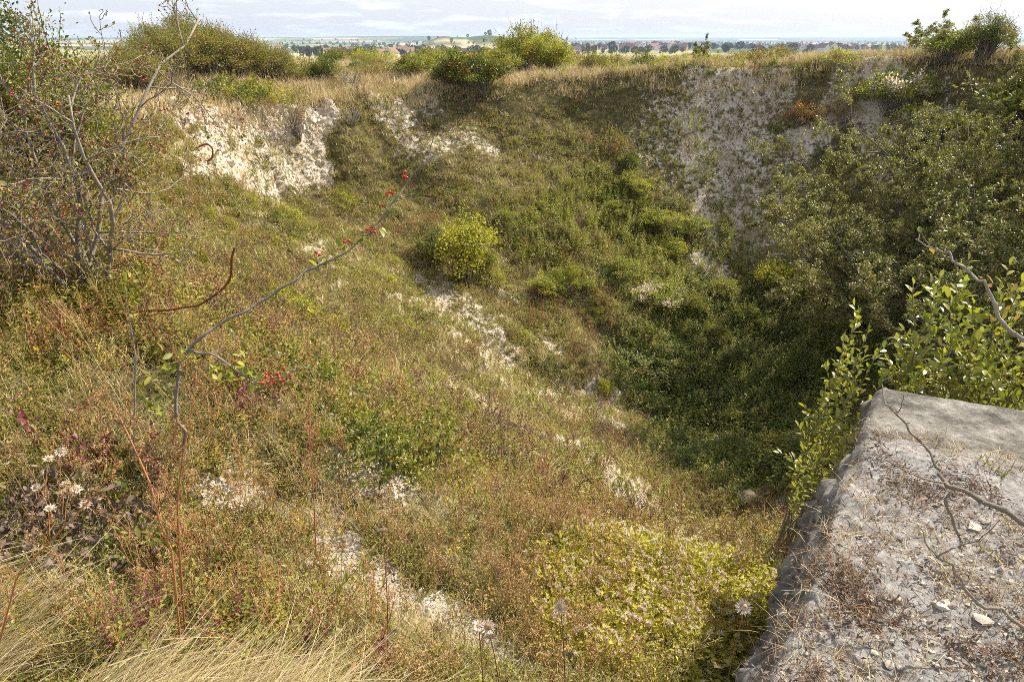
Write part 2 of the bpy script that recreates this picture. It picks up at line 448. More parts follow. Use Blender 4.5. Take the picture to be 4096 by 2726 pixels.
def concrete_mat(name, soil):
    m, nt, out = new_mat(name)
    tc = nt.nodes.new('ShaderNodeTexCoord').outputs['Object']
    base = ramp(nt, [(.06, .054, .045), (.16, .145, .12), (.29, .265, .225), (.44, .41, .36)], [.34, .45, .54, .66])
    nt.links.new(noise(nt, 5.5, 12, .78, tc), base.inputs[0])
    spk = ramp(nt, [(0, 0, 0), (1, 1, 1)], [.60, .70]); nt.links.new(noise(nt, 34, 4, .6, tc), spk.inputs[0])
    c = mixc(nt, mth(nt, 'MULTIPLY', spk.outputs[0], .7), base.outputs[0], (.07, .062, .05))
    li = ramp(nt, [(0, 0, 0), (1, 1, 1)], [.62, .70]); nt.links.new(noise(nt, 11, 3, .5, tc), li.inputs[0])
    c = mixc(nt, mth(nt, 'MULTIPLY', li.outputs[0], .5), c, (.46, .43, .38))
    if soil:
        at_ = nt.nodes.new('ShaderNodeAttribute'); at_.attribute_name = 'soil'
        sf = ramp(nt, [(0, 0, 0), (1, 1, 1)], [.42, .58])
        nt.links.new(mth(nt, 'ADD', at_.outputs['Fac'], mth(nt, 'MULTIPLY', mth(nt, 'SUBTRACT', noise(nt, 7, 6, .7, tc), .5), .9)), sf.inputs[0])
        so = ramp(nt, [(.17, .15, .13), (.30, .275, .25), (.43, .405, .375), (.64, .62, .58)], [.28, .44, .56, .72])
        nt.links.new(noise(nt, 26, 6, .75, tc), so.inputs[0])
        c = mixc(nt, sf.outputs[0], c, so.outputs[0])
    p = nt.nodes.new('ShaderNodeBsdfPrincipled'); p.inputs['Roughness'].default_value = .93; p.inputs['Specular IOR Level'].default_value = .15
    nt.links.new(c, p.inputs['Base Color'])
    b = nt.nodes.new('ShaderNodeBump'); b.inputs['Strength'].default_value = 1.0; b.inputs['Distance'].default_value = .03
    nt.links.new(noise(nt, 38, 10, .78, tc), b.inputs['Height']); nt.links.new(b.outputs[0], p.inputs['Normal'])
    nt.links.new(p.outputs[0], out.inputs[0])
    return m
M['concrete'] = concrete_mat('concrete', True)

def ground_mat():
    m, nt, out = new_mat('ground')
    tc = nt.nodes.new('ShaderNodeTexCoord').outputs['Object']
    ch = nt.nodes.new('ShaderNodeAttribute'); ch.attribute_name = 'chalk'
    fa = nt.nodes.new('ShaderNodeAttribute'); fa.attribute_name = 'far'
    wo = nt.nodes.new('ShaderNodeAttribute'); wo.attribute_name = 'wood'
    lit = ramp(nt, [(.035, .032, .012), (.075, .066, .024), (.15, .12, .05), (.24, .19, .09)], [.3, .45, .58, .75])
    nt.links.new(noise(nt, 5.5, 9, .75, tc), lit.inputs[0])
    cc = ramp(nt, [(.26, .19, .125), (.48, .39, .29), (.63, .56, .46), (.75, .70, .61)], [.3, .45, .56, .72])
    nt.links.new(noise(nt, 9, 9, .78, tc), cc.inputs[0])
    stn = ramp(nt, [(0, 0, 0), (1, 1, 1)], [.50, .64]); nt.links.new(noise(nt, .9, 7, .7, tc), stn.inputs[0])
    ccs = mixc(nt, mth(nt, 'MULTIPLY', stn.outputs[0], .6), cc.outputs[0], (.40, .28, .16))
    cf = ramp(nt, [(0, 0, 0), (1, 1, 1)], [.40, .58])
    nt.links.new(mth(nt, 'ADD', ch.outputs['Fac'], mth(nt, 'MULTIPLY', mth(nt, 'SUBTRACT', noise(nt, 4.5, 8, .80, tc), .5), 1.9)), cf.inputs[0])
    near = mixc(nt, cf.outputs[0], lit.outputs[0], ccs)
    vo = nt.nodes.new('ShaderNodeTexVoronoi'); vo.inputs['Scale'].default_value = .0055
    mp = nt.nodes.new('ShaderNodeMapping'); mp.inputs['Scale'].default_value = (1, .38, 0); mp.inputs['Rotation'].default_value = (0, 0, .2)
    nt.links.new(tc, mp.inputs[0]); nt.links.new(mp.outputs[0], vo.inputs['Vector'])
    sx = nt.nodes.new('ShaderNodeSeparateColor'); nt.links.new(vo.outputs['Color'], sx.inputs[0])
    fr = ramp(nt, [(.13, .17, .05), (.30, .27, .12), (.40, .35, .20), (.17, .19, .06), (.36, .31, .17), (.45, .41, .27)], None, 'CONSTANT')
    nt.links.new(sx.outputs[0], fr.inputs[0])
    far = mixc(nt, wo.outputs['Fac'], fr.outputs[0], (.045, .06, .025))
    hay = ramp(nt, [(.20, .15, .06), (.36, .28, .14), (.46, .37, .21)], [.35, .5, .68]); nt.links.new(noise(nt, .35, 8, .7, tc), hay.inputs[0])
    w1 = nt.nodes.new('ShaderNodeMapRange'); w1.inputs[1].default_value = .15; w1.inputs[2].default_value = .5; nt.links.new(fa.outputs['Fac'], w1.inputs[0])
    w2 = nt.nodes.new('ShaderNodeMapRange'); w2.inputs[1].default_value = .5; w2.inputs[2].default_value = .75; nt.links.new(fa.outputs['Fac'], w2.inputs[0])
    c = mixc(nt, w2.outputs[0], mixc(nt, w1.outputs[0], near, hay.outputs[0]), far)
    p = nt.nodes.new('ShaderNodeBsdfPrincipled'); p.inputs['Roughness'].default_value = .95; p.inputs['Specular IOR Level'].default_value = .1
    nt.links.new(c, p.inputs['Base Color'])
    b = nt.nodes.new('ShaderNodeBump'); b.inputs['Strength'].default_value = 1.0; b.inputs['Distance'].default_value = .06
    nt.links.new(noise(nt, 12, 8, .75, tc), b.inputs['Height']); nt.links.new(b.outputs[0], p.inputs['Normal'])
    nt.links.new(p.outputs[0], out.inputs[0])
    return m
M['ground'] = ground_mat()
def plain(name, col, rough=.8, var=.25, nscale=.6):
    m, nt, out = new_mat(name)
    p = nt.nodes.new('ShaderNodeBsdfPrincipled'); p.inputs['Roughness'].default_value = rough; p.inputs['Specular IOR Level'].default_value = .2
    oi = nt.nodes.new('ShaderNodeObjectInfo'); hv = nt.nodes.new('ShaderNodeHueSaturation')
    r = ramp(nt, [tuple(c * (1 - var) for c in col), col]); nt.links.new(noise(nt, nscale, 4), r.inputs[0])
    nt.links.new(r.outputs[0], hv.inputs['Color']); nt.links.new(mth(nt, 'ADD', .85, mth(nt, 'MULTIPLY', oi.outputs['Random'], .3)), hv.inputs['Value'])
    nt.links.new(hv.outputs[0], p.inputs['Base Color']); nt.links.new(p.outputs[0], out.inputs[0])
    return m
M['render_wall'] = plain('render_wall', (.78, .74, .68)); M['roof_orange'] = plain('roof_orange', (.22, .125, .095))
M['roof_slate'] = plain('roof_slate', (.09, .085, .09)); M['window_glass'] = plain('window_glass', (.06, .07, .08), .2)
M['brick_wall'] = plain('brick_wall', (.42, .25, .17))
# ------------------------------------------------------------------ zones on the ground (world coordinates)
def hp(pts): return [tuple(hit(*p))[:2] for p in pts]
def dline(x, y, line):
    best = np.full(np.shape(x), 1e9)
    if len(line) == 1: return np.hypot(x - line[0][0], y - line[0][1])
    for (ax, ay), (bx, by) in zip(line[:-1], line[1:]):
        ex, ey = bx - ax, by - ay; L2 = ex * ex + ey * ey + 1e-9
        t = np.clip(((x - ax) * ex + (y - ay) * ey) / L2, 0, 1)
        best = np.minimum(best, np.hypot(x - ax - t * ex, y - ay - t * ey))
    return best
CHALK = [  # line of pixels seen in the photograph turned into ground points, half width in metres, strength
    (hp([(168, 112), (200, 117), (232, 122), (262, 124), (300, 116), (330, 112)]), .45, 0.86),
    (hp([(200, 145), (240, 148), (285, 142), (310, 140)]), .6, 0.56),
    (hp([(195, 168), (235, 176), (285, 172), (312, 172)]), .8, 0.58),
    (hp([(380, 97), (400, 106), (425, 98)]), .8, 0.47),
    (hp([(398, 132), (430, 145), (470, 135), (480, 145)]), .9, 0.47),
    (hp([(735, 92), (740, 150), (745, 205)]), 3.4, 0.54),
    (hp([(700, 150), (770, 190)]), 3.0, 0.53),
    (hp([(862, 82), (872, 110), (905, 145)]), 1.3, 0.62),
    (hp([(870, 85), (830, 115), (805, 140)]), .9, 0.58),
    (hp([(735, 90), (700, 105)]), .9, 0.57),
    (hp([(712, 262), (722, 290)]), .7, 0.60),
    (hp([(424, 284), (436, 300)]), .6, 0.66),
    (hp([(440, 315), (470, 345), (500, 372), (545, 395)]), 2.6, 0.56),
    (hp([(455, 330), (480, 352)]), .5, 0.72),
    (hp([(470, 395), (490, 425)]), .7, 0.66),
    (hp([(520, 390), (560, 420), (585, 440)]), 1.7, 0.55),
    (hp([(575, 450), (600, 470), (640, 495)]), .9, 0.60),
    (hp([(298, 246), (312, 252)]), .6, 0.56), (hp([(325, 285), (345, 292)]), .5, 0.60), (hp([(400, 268), (415, 275)]), .5, 0.60),
    (hp([(330, 560), (365, 580), (395, 595), (425, 610)]), .21, .84),
    (hp([(485, 640), (505, 665), (530, 680)]), .17, .88),
    (hp([(225, 480), (240, 505)]), .25, 0.50), (hp([(350, 475), (375, 485)]), .3, 0.48), (hp([(455, 520), (480, 515)]), .3, 0.62),
    (hp([(640, 520), (700, 515)]), .2, 0.66), (hp([(515, 580), (535, 590)]), .18, 0.65), (hp([(440, 540), (470, 560), (500, 555)]), .3, 0.52), (hp([(430, 600), (470, 625)]), .22, 0.65),
    (hp([(280, 490), (330, 520)]), .35, 0.36), (hp([(400, 500), (470, 580)]), .4, 0.40),
]
def chalk(x, y):
    x = np.asarray(x, float); y = np.asarray(y, float)
    c = np.zeros(x.shape)
    d = np.hypot(x, y)
    wob = (fbm(x / .9, y / .9, 91, 3) - .5) * 1.1
    wobn = (fbm(x / .16, y / .16, 95, 3) - .5) * 1.1
    for line, w, s in CHALK:
        k = w * .9
        c = np.maximum(c, s * (1 - sst(.25, 1.5, dline(x, y, line) / w + np.where(w < .25, wobn, wob))))
    c = c * (.80 + .45 * fbm(x / .5, y / .5, 99, 3)) + .34 * sst(.60, .78, fbm(x / 1.3, y / 1.3, 97, 3)) * sst(1, 3, d) * (1 - sst(20, 26, d)) + .17 * sst(.50, .64, fbm(x / .33, y / .33, 98, 3)) * (1 - sst(5, 9, d))
    return c
DARK = hp([(700, 400), (760, 420), (790, 380), (740, 340)]); DARK2 = hp([(705, 425), (745, 465), (760, 470), (800, 460)])
TALL = hp([(560, 240), (620, 215), (650, 280), (690, 330)])
def crater_s(x, y):
    dx, dy = np.asarray(x) - BX, np.asarray(y) - BY
    R = _tabs(np.degrees(np.arctan2(dy, dx)) % 360)[0]
    return np.hypot(dx, dy) / R

# ------------------------------------------------------------------ the ground: one sheet from the camera's feet to the horizon
az = np.radians(np.r_[np.linspace(-180, -62, 60)[:-1], np.linspace(-62, 62, 520), np.linspace(62, 180, 60)[1:-1]])
rr = [0.35]
while rr[-1] < 30000:
    r_ = rr[-1]
    rr.append(r_ * (1.016 if r_ < 14 else 1.0058 if r_ < 33 else 1.025 if r_ < 80 else 1.06 if r_ < 600 else 1.045 if r_ < 2000 else 1.06))
rr = np.array(rr); na, nr = len(az), len(rr)
A2, R2 = np.meshgrid(az, rr)
gx, gy = (np.sin(A2) * R2).ravel(), (np.cos(A2) * R2).ravel()
gz = terr(gx, gy)
V = np.stack([gx, gy, gz], 1)
V = np.vstack([V, [[0, 0, float(terr(0.0, 0.0))]]])
i, j = np.meshgrid(np.arange(nr - 1), np.arange(na), indexing='ij'); jn = (j + 1) % na
quads = np.stack([i * na + j, i * na + jn, (i + 1) * na + jn, (i + 1) * na + j], -1).reshape(-1, 4)[:, ::-1]
tri = np.stack([np.full(na, nr * na), np.arange(na), (np.arange(na) + 1) % na], 1)[:, ::-1]
mb = MB(); mb.add(V, q=quads, t=tri)
me = mb.mesh('ground', [M['ground']])
dd = np.hypot(V[:, 0], V[:, 1])
a_ = me.attributes.new('chalk', 'FLOAT', 'POINT'); cv = np.where(dd < 45, chalk(V[:, 0], V[:, 1]), 0); a_.data.foreach_set('value', cv)
a_ = me.attributes.new('far', 'FLOAT', 'POINT'); a_.data.foreach_set('value', np.interp(dd, [0, 30, 60, 140, 320, 500, 99999], [0, 0, .45, .5, .55, 1, 1]) * sst(-40, 10, V[:, 1]))
azd = np.degrees(np.arctan2(V[:, 0], V[:, 1]))
wd = sst(.50, .56, fbm(V[:, 0] / 420, V[:, 1] / 200, 71, 4)) * sst(500, 900, dd) * .8
wd = np.maximum(wd, sst(3900, 4150, dd) * (1 - sst(5200, 6000, dd)) * (.35 + .65 * sst(-13, -8, azd)))
wd = np.maximum(wd, sst(1130, 1200, dd) * (1 - sst(1500, 1700, dd)) * sst(-9, -7, azd) * (1 - sst(4, 6, azd)) * .85 * sst(.36, .46, fbm(V[:, 0] / 40, V[:, 1] / 60, 73, 3)))
wd = np.maximum(wd, sst(5800, 6200, dd) * .6)
wd = np.maximum(wd, sst(9500, 10500, dd) * .8)
a_ = me.attributes.new('wood', 'FLOAT', 'POINT'); a_.data.foreach_set('value', wd)
ground = obj('ground', me); tag(ground, 'grassy chalk ground with a deep overgrown crater', None, None, 'structure')

# ------------------------------------------------------------------ air between here and the far hills
bm = bmesh.new(); bmesh.ops.create_cube(bm, size=1)
for v in bm.verts:
    v.co = Vector((v.co.x * 66000, v.co.y * 66000, 22 if v.co.z > 0 else -60))
hz = bpy.data.meshes.new('haze'); bm.to_mesh(hz); bm.free()
m, nt, out = new_mat('haze')
pv = nt.nodes.new('ShaderNodeVolumePrincipled'); pv.inputs['Color'].default_value = (.60, .74, 1.0, 1); pv.inputs['Density'].default_value = 1.4e-4
pv.inputs['Anisotropy'].default_value = .2
nt.links.new(pv.outputs[0], out.inputs['Volume'])
hz.materials.append(m)
USE_HAZE = True
if USE_HAZE:
    tag(obj('haze', hz), 'pale blue haze over the far hills', None, None, 'stuff')
# ------------------------------------------------------------------ ground cover: tuft meshes and scatterers
def uni(rng, n, lo, hi): return rng.uniform(lo, hi, n)
def updirs(rng, n, tilt):
    a = rng.uniform(0, 2 * math.pi, n); t = np.abs(rng.normal(0, tilt, n))
    return np.stack([np.sin(t) * np.cos(a), np.sin(t) * np.sin(a), np.cos(t)], 1)
def grass_tuft(seed, n, ln, wd, spread, tilt, bend, mats, lean=(0, 0, 0), segs=3, z0=-.02, zr=0.0):
    rng = np.random.default_rng(seed); mb = MB()
    P = np.c_[rng.normal(0, spread, (n, 2)), z0 + rng.uniform(0, 1, n) * zr]
    D = unit(updirs(rng, n, tilt) + np.array(lean))
    B = np.c_[D[:, :2] * bend + rng.normal(0, .22, (n, 2)), -np.abs(rng.normal(bend * .6, .12, n))]
    k = rng.integers(0, len(mats), n)
    for m in range(len(mats)):
        s = k == m
        if s.any(): blades(mb, P[s], D[s], B[s], uni(rng, s.sum(), .5, 1.1) * ln, wd, m, segs)
    return mb.mesh('tuft', [M[x] for x in mats])
def herb_tuft(seed, stems, h, leaf, mats, spread=.08, tilt=.45, pairs=7, top=None, up=.5, stem_w=.003):
    """stems with leaves in pairs; mats = (stem, leaf[, top])"""
    rng = np.random.default_rng(seed); mb = MB()
    for s in range(stems):
        hh = h * rng.uniform(.55, 1.1)
        pts, d = wander(rng, [*rng.normal(0, spread, 2), -.02], updirs(rng, 1, tilt)[0], hh, 4, .12, .06)
        tube(mb, pts, np.linspace(stem_w, stem_w * .5, 5), 3, 0)
        n = pairs * 2
        f = np.repeat(np.linspace(.12, .98, pairs), 2); idx = f * 4; i0 = np.minimum(idx.astype(int), 3)
        P = pts[i0] + (pts[i0 + 1] - pts[i0]) * (idx - i0)[:, None]
        a = rng.uniform(0, 6.28) + np.arange(n) * math.pi + np.repeat(np.arange(pairs), 2) * 1.3 + rng.normal(0, .3, n)
        D = np.stack([np.cos(a), np.sin(a), np.full(n, up) + rng.normal(0, .25, n)], 1)
        N = np.stack([rng.normal(0, .35, n), rng.normal(0, .35, n), np.ones(n)], 1)
        L = leaf * (1.15 - .6 * f) * rng.uniform(.7, 1.2, n)
        leaves(mb, P, D, N, L, L * .48, 1)
        if top:
            k = top; C = pts[-1] + rng.normal(0, leaf * .35, (k, 3))
            leaves(mb, C, updirs(rng, k, .9), rng.normal(0, 1, (k, 3)), leaf * .35, leaf * .25, 2)
    return mb.mesh('herb', [M[x] for x in mats])
def weed_tuft(seed, stems, h, mats, spread=.06, tw=6, w=.0022, bits=9, bit=.010):
    """a dried branched weed: thin stems, forked twigs, small withered clusters at the tips; mats = (stem, bits)"""
    rng = np.random.default_rng(seed); mb = MB()
    for s in range(stems):
        hh = h * rng.uniform(.6, 1.1)
        pts, d = wander(rng, [*rng.normal(0, spread, 2), -.02], updirs(rng, 1, .22)[0], hh, 4, .07, .03)
        tube(mb, pts, np.linspace(w, w * .6, 5), 3, 0)
        for k in range(tw):
            f = rng.uniform(.45, 1.0) * 4; i0 = min(int(f), 3)
            p = pts[i0] + (pts[i0 + 1] - pts[i0]) * (f - i0)
            a = rng.uniform(0, 6.28); dd = np.array([math.cos(a) * .6, math.sin(a) * .6, .8])
            tp, _ = wander(rng, p, dd, hh * rng.uniform(.12, .3), 2, .15, .15)
            tube(mb, tp, w * .55, 3, 0)
            C = tp[-1] + rng.normal(0, bit * 1.1, (bits, 3))
            leaves(mb, C, rng.normal(0, 1, (bits, 3)), rng.normal(0, 1, (bits, 3)), bit * uni(rng, bits, .8, 1.7), bit * .7, 1)
    return mb.mesh('weed', [M[x] for x in mats])
def cover_tuft(seed, n, r, h, leaf, mats, twigs=5):
    """a low leafy mound, leaves facing up and out"""
    rng = np.random.default_rng(seed); mb = MB()
    a = rng.uniform(0, 6.28, n); q = np.sqrt(rng.uniform(0, 1, n)) * r
    P = np.stack([q * np.cos(a), q * np.sin(a), h * (1 - (q / r) ** 2) * rng.uniform(.25, 1.05, n)], 1)
    D = np.stack([np.cos(a) + rng.normal(0, .7, n), np.sin(a) + rng.normal(0, .7, n), rng.normal(.1, .4, n)], 1)
    N = np.stack([rng.normal(0, .5, n), rng.normal(0, .5, n), np.ones(n)], 1)
    L = leaf * rng.uniform(.6, 1.25, n)
    leaves(mb, P, D, N, L, L * .66, 1)
    for _ in range(twigs):
        pts, _d = wander(rng, [*rng.normal(0, r * .3, 2), -.02], updirs(rng, 1, .8)[0], h * 1.3, 4, .25)
        tube(mb, pts, .003, 3, 0)
    return mb.mesh('cover', [M[x] for x in mats])
def fluff_tuft(seed, n, r, h, leaf, balls):
    rng = np.random.default_rng(seed); mb = MB()
    a = rng.uniform(0, 6.28, n); q = np.sqrt(rng.uniform(0, 1, n)) * r
    P = np.stack([q * np.cos(a), q * np.sin(a), h * (1 - (q / r) ** 2) * rng.uniform(.3, 1.05, n)], 1)
    D = np.stack([np.cos(a) + rng.normal(0, .7, n), np.sin(a) + rng.normal(0, .7, n), rng.normal(.3, .4, n)], 1)
    L = leaf * rng.uniform(.6, 1.3, n)
    leaves(mb, P, D, rng.normal(0, .6, (n, 3)) + [0, 0, 1], L, L * .5, 0)
    for _ in range(balls):
        a = rng.uniform(0, 6.28); q = r * math.sqrt(rng.uniform(0, 1))
        c = np.array([q * math.cos(a), q * math.sin(a), h * (1 - (q / r) ** 2) * 1.08 + .01])
        k = 26; d = unit(rng.normal(0, 1, (k, 3)) + [0, 0, .3])
        leaves(mb, np.repeat(c[None], k, 0), d, rng.normal(0, 1, (k, 3)), .015, .006, 1)
    return mb.mesh('fluff', [M['yellow_leaf'], M['seed_fluff']])

def scatter(name, label, protos, P, rot, scl, idx, kind='stuff', cat=None):
    """instances of small plants as ONE ground-cover object"""
    n = len(P)
    col = bpy.data.collections.new('set_' + name)
    for k, me in enumerate(protos):
        col.objects.link(bpy.data.objects.new('%s_%02d' % (name, k), me))
    pm = bpy.data.meshes.new(name)
    pm.vertices.add(n); pm.vertices.foreach_set('co', np.asarray(P, float).ravel())
    a = pm.attributes.new('rot', 'FLOAT_VECTOR', 'POINT'); a.data.foreach_set('vector', np.asarray(rot, float).ravel())
    a = pm.attributes.new('scl', 'FLOAT', 'POINT'); a.data.foreach_set('value', np.asarray(scl, float))
    a = pm.attributes.new('idx', 'INT', 'POINT'); a.data.foreach_set('value', np.asarray(idx, np.int32))
    o = obj(name, pm); tag(o, label, cat, None, kind)
    ng = bpy.data.node_groups.new(name, 'GeometryNodeTree')
    ng.interface.new_socket('Geometry', in_out='INPUT', socket_type='NodeSocketGeometry')
    ng.interface.new_socket('Geometry', in_out='OUTPUT', socket_type='NodeSocketGeometry')
    N_, L_ = ng.nodes, ng.links
    gi, go = N_.new('NodeGroupInput'), N_.new('NodeGroupOutput')
    ci = N_.new('GeometryNodeCollectionInfo'); ci.inputs['Collection'].default_value = col
    ci.inputs['Separate Children'].default_value = True; ci.inputs['Reset Children'].default_value = True
    ip = N_.new('GeometryNodeInstanceOnPoints'); ip.inputs['Pick Instance'].default_value = True
    def named(t, nm):
        x = N_.new('GeometryNodeInputNamedAttribute'); x.data_type = t; x.inputs['Name'].default_value = nm; return x.outputs['Attribute']
    er = N_.new('FunctionNodeEulerToRotation')
    L_.new(named('FLOAT_VECTOR', 'rot'), er.inputs[0]); L_.new(er.outputs[0], ip.inputs['Rotation'])
    L_.new(named('FLOAT', 'scl'), ip.inputs['Scale']); L_.new(named('INT', 'idx'), ip.inputs['Instance Index'])
    L_.new(gi.outputs[0], ip.inputs['Points']); L_.new(ci.outputs[0], ip.inputs['Instance']); L_.new(ip.outputs[0], go.inputs[0])
    md = o.modifiers.new('scatter', 'NODES'); md.node_group = ng
    return o
RNG = np.random.default_rng(2024)
TH = hit(52, 548)
def spread(n, r0, r1, az0, az1, pw=0.5):
    """n random spots in a fan of ground round the camera; pw .5 is even per square metre, larger favours the near side"""
    u = RNG.uniform(0, 1, n)
    if pw == 0.5: r = np.sqrt(r0 ** 2 + u * (r1 ** 2 - r0 ** 2))
    else: r = (r0 ** (2 - 2 * pw) + u * (r1 ** (2 - 2 * pw) - r0 ** (2 - 2 * pw))) ** (1 / (2 - 2 * pw)) if pw != 1 else r0 * (r1 / r0) ** u
    a = np.radians(RNG.uniform(az0, az1, n))
    return np.sin(a) * r, np.cos(a) * r
def on_slab(x, y, mrg=0.0):
    # the concrete block covers this part of the plan
    ex, ey = x - 0.73, y - 1.41
    side = ex * 0.831 - ey * 0.556
    front = ex * 0.556 + ey * 0.831
    return (side > -.17 - mrg) & (front < 2.3 - .12 * side + mrg) & (side < 3.2)
def place(x, y, keep):
    x, y = x[keep], y[keep]
    return np.stack([x, y, terr(x, y)], 1)
def eul(n, tilt):
    return np.stack([RNG.normal(0, tilt, n), RNG.normal(0, tilt, n), RNG.uniform(0, 6.283, n)], 1)
def rocks_excl(x, y): return np.zeros(len(x), bool)

def patch(x, y, sc, seed): return fbm(x / sc, y / sc, seed, 3)
def cover_layer(name, label, protos, x, y, prob, smin, smax, tilt=.15):
    k = RNG.uniform(0, 1, len(x)) < prob
    k &= ~on_slab(x, y, .02)
    P = place(x, y, k); n = len(P)
    return scatter(name, label, protos, P, eul(n, tilt), RNG.uniform(smin, smax, n), RNG.integers(0, len(protos), n))
def common(x, y):
    d = np.hypot(x, y); c = chalk(x, y); s = crater_s(x, y)
    ok = 1 - (.95 - .10 * sst(12, 16, d)) * sst(.36, .76, c + .45 * (vn(x / .22, y / .22, 7) - .5))
    dark = np.maximum(1 - sst(1.3, 3.2, dline(x, y, DARK)), 1 - sst(.8, 2.0, dline(x, y, DARK2)))
    tall = 1 - sst(1.0, 2.6, dline(x, y, TALL))
    return d, c, s, ok, dark, tall
# ---- prototypes
near_dry = [grass_tuft(10 + k, 44, .19, .0032, .045, .55, .45, ['dry_grass', 'pale_straw', 'pale_straw']) for k in range(5)]
near_lay = [grass_tuft(20 + k, 60, .28, .0030, .08, .35, .15, ['pale_straw', 'dry_grass'], lean=(1.5, -.6, .12), z0=.02, zr=.06) for k in range(4)]
near_green = [grass_tuft(30 + k, 40, .15, .0034, .05, .5, .5, ['green_grass', 'dry_grass', 'green_grass']) for k in range(4)]
near_herb = [herb_tuft(40 + k, 7, .13, .026, ['brown_twig', 'olive_herb' if k % 2 else 'lime_herb'], .05, .6, 6) for k in range(6)]
near_weed = [weed_tuft(50 + k, 4, .26, ['rust_weed', 'rust_weed'], .04, 7, .0015, 8, .007) for k in range(6)]
far_dry = [grass_tuft(60 + k, 26, .24, .010, .11, .6, .4, ['dry_grass', 'pale_straw', 'dry_grass'], segs=2) for k in range(5)]
far_green = [grass_tuft(70 + k, 24, .19, .011, .12, .6, .4, ['green_grass', 'dry_grass'], segs=2) for k in range(4)]
far_herb = [herb_tuft(80 + k, 7, .24, .052, ['brown_twig', 'olive_herb' if k % 2 else 'lime_herb'], .11, .5, 6, stem_w=.004) for k in range(6)]
far_weed = [weed_tuft(90 + k, 6, .34, ['brown_twig', 'rust_weed'], .11, 5, .004, 8, .015) for k in range(5)]
up_stem = [herb_tuft(100 + k, 5, .62, .098, ['brown_twig', 'lime_herb' if k != 2 else 'mid_leaf', 'pink_flower'], .18, .12, 12, 4 if k % 2 else 0, .45, .004) for k in range(5)]
bramble = [cover_tuft(110 + k, 150, .34, .30, .062, ['dark_bark', 'bramble_leaf']) for k in range(5)]
fluff = [fluff_tuft(120 + k, 85, .13, .15, .027, 1 if k % 2 else 2) for k in range(6)]
hay = [grass_tuft(130 + k, 40, .55, .016, .30, .35, .35, ['dry_grass', 'pale_straw', 'pale_straw'], segs=2) for k in range(4)]
yfl = [herb_tuft(140 + k, 3, .22, .03, ['olive_herb', 'olive_herb', 'yellow_flower'], .05, .3, 4, 10, .4) for k in range(3)]
dull_weed = [weed_tuft(150 + k, 6, .30, ['brown_twig', 'dead_leaf'], .11, 5, .0035, 8, .014) for k in range(4)]
stones = [rock_mesh('stone', 200 + k, M['chalk_stone'], 1) for k in range(7)]

# ---- near the camera: within seven metres
x, y = spread(26000, .9, 8.0, -48, 50, .72)
d, c, s, ok, dark, tall = common(x, y)
left = sst(.3, -1.0, x - .1) if False else 1 - sst(-1.0, .5, x)
mat_zone = (1 - sst(1.9, 3.0, d)) * left
lzf = lambda x, y, d: np.maximum((1 - sst(-.6, -.3, x)) * (1 - sst(1.6, 1.95, y)), 1 - sst(.34, .52, np.hypot((x - TH.x) * .8, y - TH.y)))
base = ok * (1 - .9 * lzf(x, y, d)) * (.46 - .25 * sst(.45, .6, patch(x, y, .5, 301)))
cover_layer('dry_grass', 'thin dry tan grass on the slope at the near edge', near_dry, x, y, base * (1 - .4 * dark) * (1 - .35 * sst(2.2, 3.5, d)), .4, 1.05)
x, y = spread(7000, .9, 3.4, -50, 42, .6)
d, c, s, ok, dark, tall = common(x, y)
lz = (sst(.2, .45, np.hypot((x - TH.x) * .8, y - TH.y))) * (1 - sst(-.6, -.3, x)) * (1 - sst(1.6, 1.95, y)) + .0 * (1 - sst(.12, .3, np.hypot(x + .05, y - 1.25)))
k = (RNG.uniform(0, 1, len(x)) < np.clip(lz, 0, 1) * .42 * ok * sst(.42, .58, patch(x, y, .30, 305))) & ~on_slab(x, y)
P = place(x, y, k); n = len(P)
r_ = np.stack([RNG.normal(0, .15, n), RNG.normal(0, .15, n), RNG.normal(.55, .30, n)], 1)
P[:, 2] += .0
scatter('matted_straw', 'long pale dry grass lying flat in swathes in front', near_lay, P, r_, RNG.uniform(.6, 1.2, n), RNG.integers(0, 4, n))
x, y = spread(17000, .9, 8.0, -48, 46, .72)
d, c, s, ok, dark, tall = common(x, y)
cover_layer('green_grass', 'short green grass between the dry tufts at the near edge', near_green, x, y, ok * (.12 + .55 * sst(.46, .62, patch(x, y, .7, 302)) + .25 * (1 - sst(1.5, 2.6, d))), .55, 1.2)
x, y = spread(17000, .9, 8.0, -48, 46, .72)
d, c, s, ok, dark, tall = common(x, y)
cover_layer('low_herbs', 'small green herbs among the grass at the near edge', near_herb, x, y, ok * (1 - .45 * lzf(x, y, d)) * (.18 + .7 * sst(.43, .60, patch(x, y, .55, 303))), .5, 1.2)
x, y = spread(9000, 1.5, 8.5, -46, 40, .62)
d, c, s, ok, dark, tall = common(x, y)
cover_layer('rusty_weeds', 'dried rust brown weeds standing in the near grass', near_weed, x, y, (1 - lzf(x, y, d)) * (.08 + .92 * ok) * (.035 + .25 * sst(.44, .62, patch(x, y, .9, 304) + .04 * (x + .8))) * sst(1.5, 2.6, d), .55, 1.35)
# pale clematis-like cover to the left of the concrete
x, y = spread(9000, 1.5, 4.3, 3, 30, .6)
d, c, s, ok, dark, tall = common(x, y)
clem = 1 - sst(.10, .62, dline(x, y, hp([(640, 605), (690, 588), (740, 570), (760, 600), (735, 635)])) + 1.5 * (patch(x, y, .45, 311) - .5))
clem = np.maximum(clem, .8 * (1 - sst(.25, .6, dline(x, y, hp([(790, 560), (770, 520), (700, 535)])) + .5 * (patch(x, y, .3, 312) - .5))))
cover_layer('yellow_climber_cover', 'yellow green climber with fluffy seed heads sprawling beside the concrete', fluff, x, y, clem * .36, .35, 1.35)

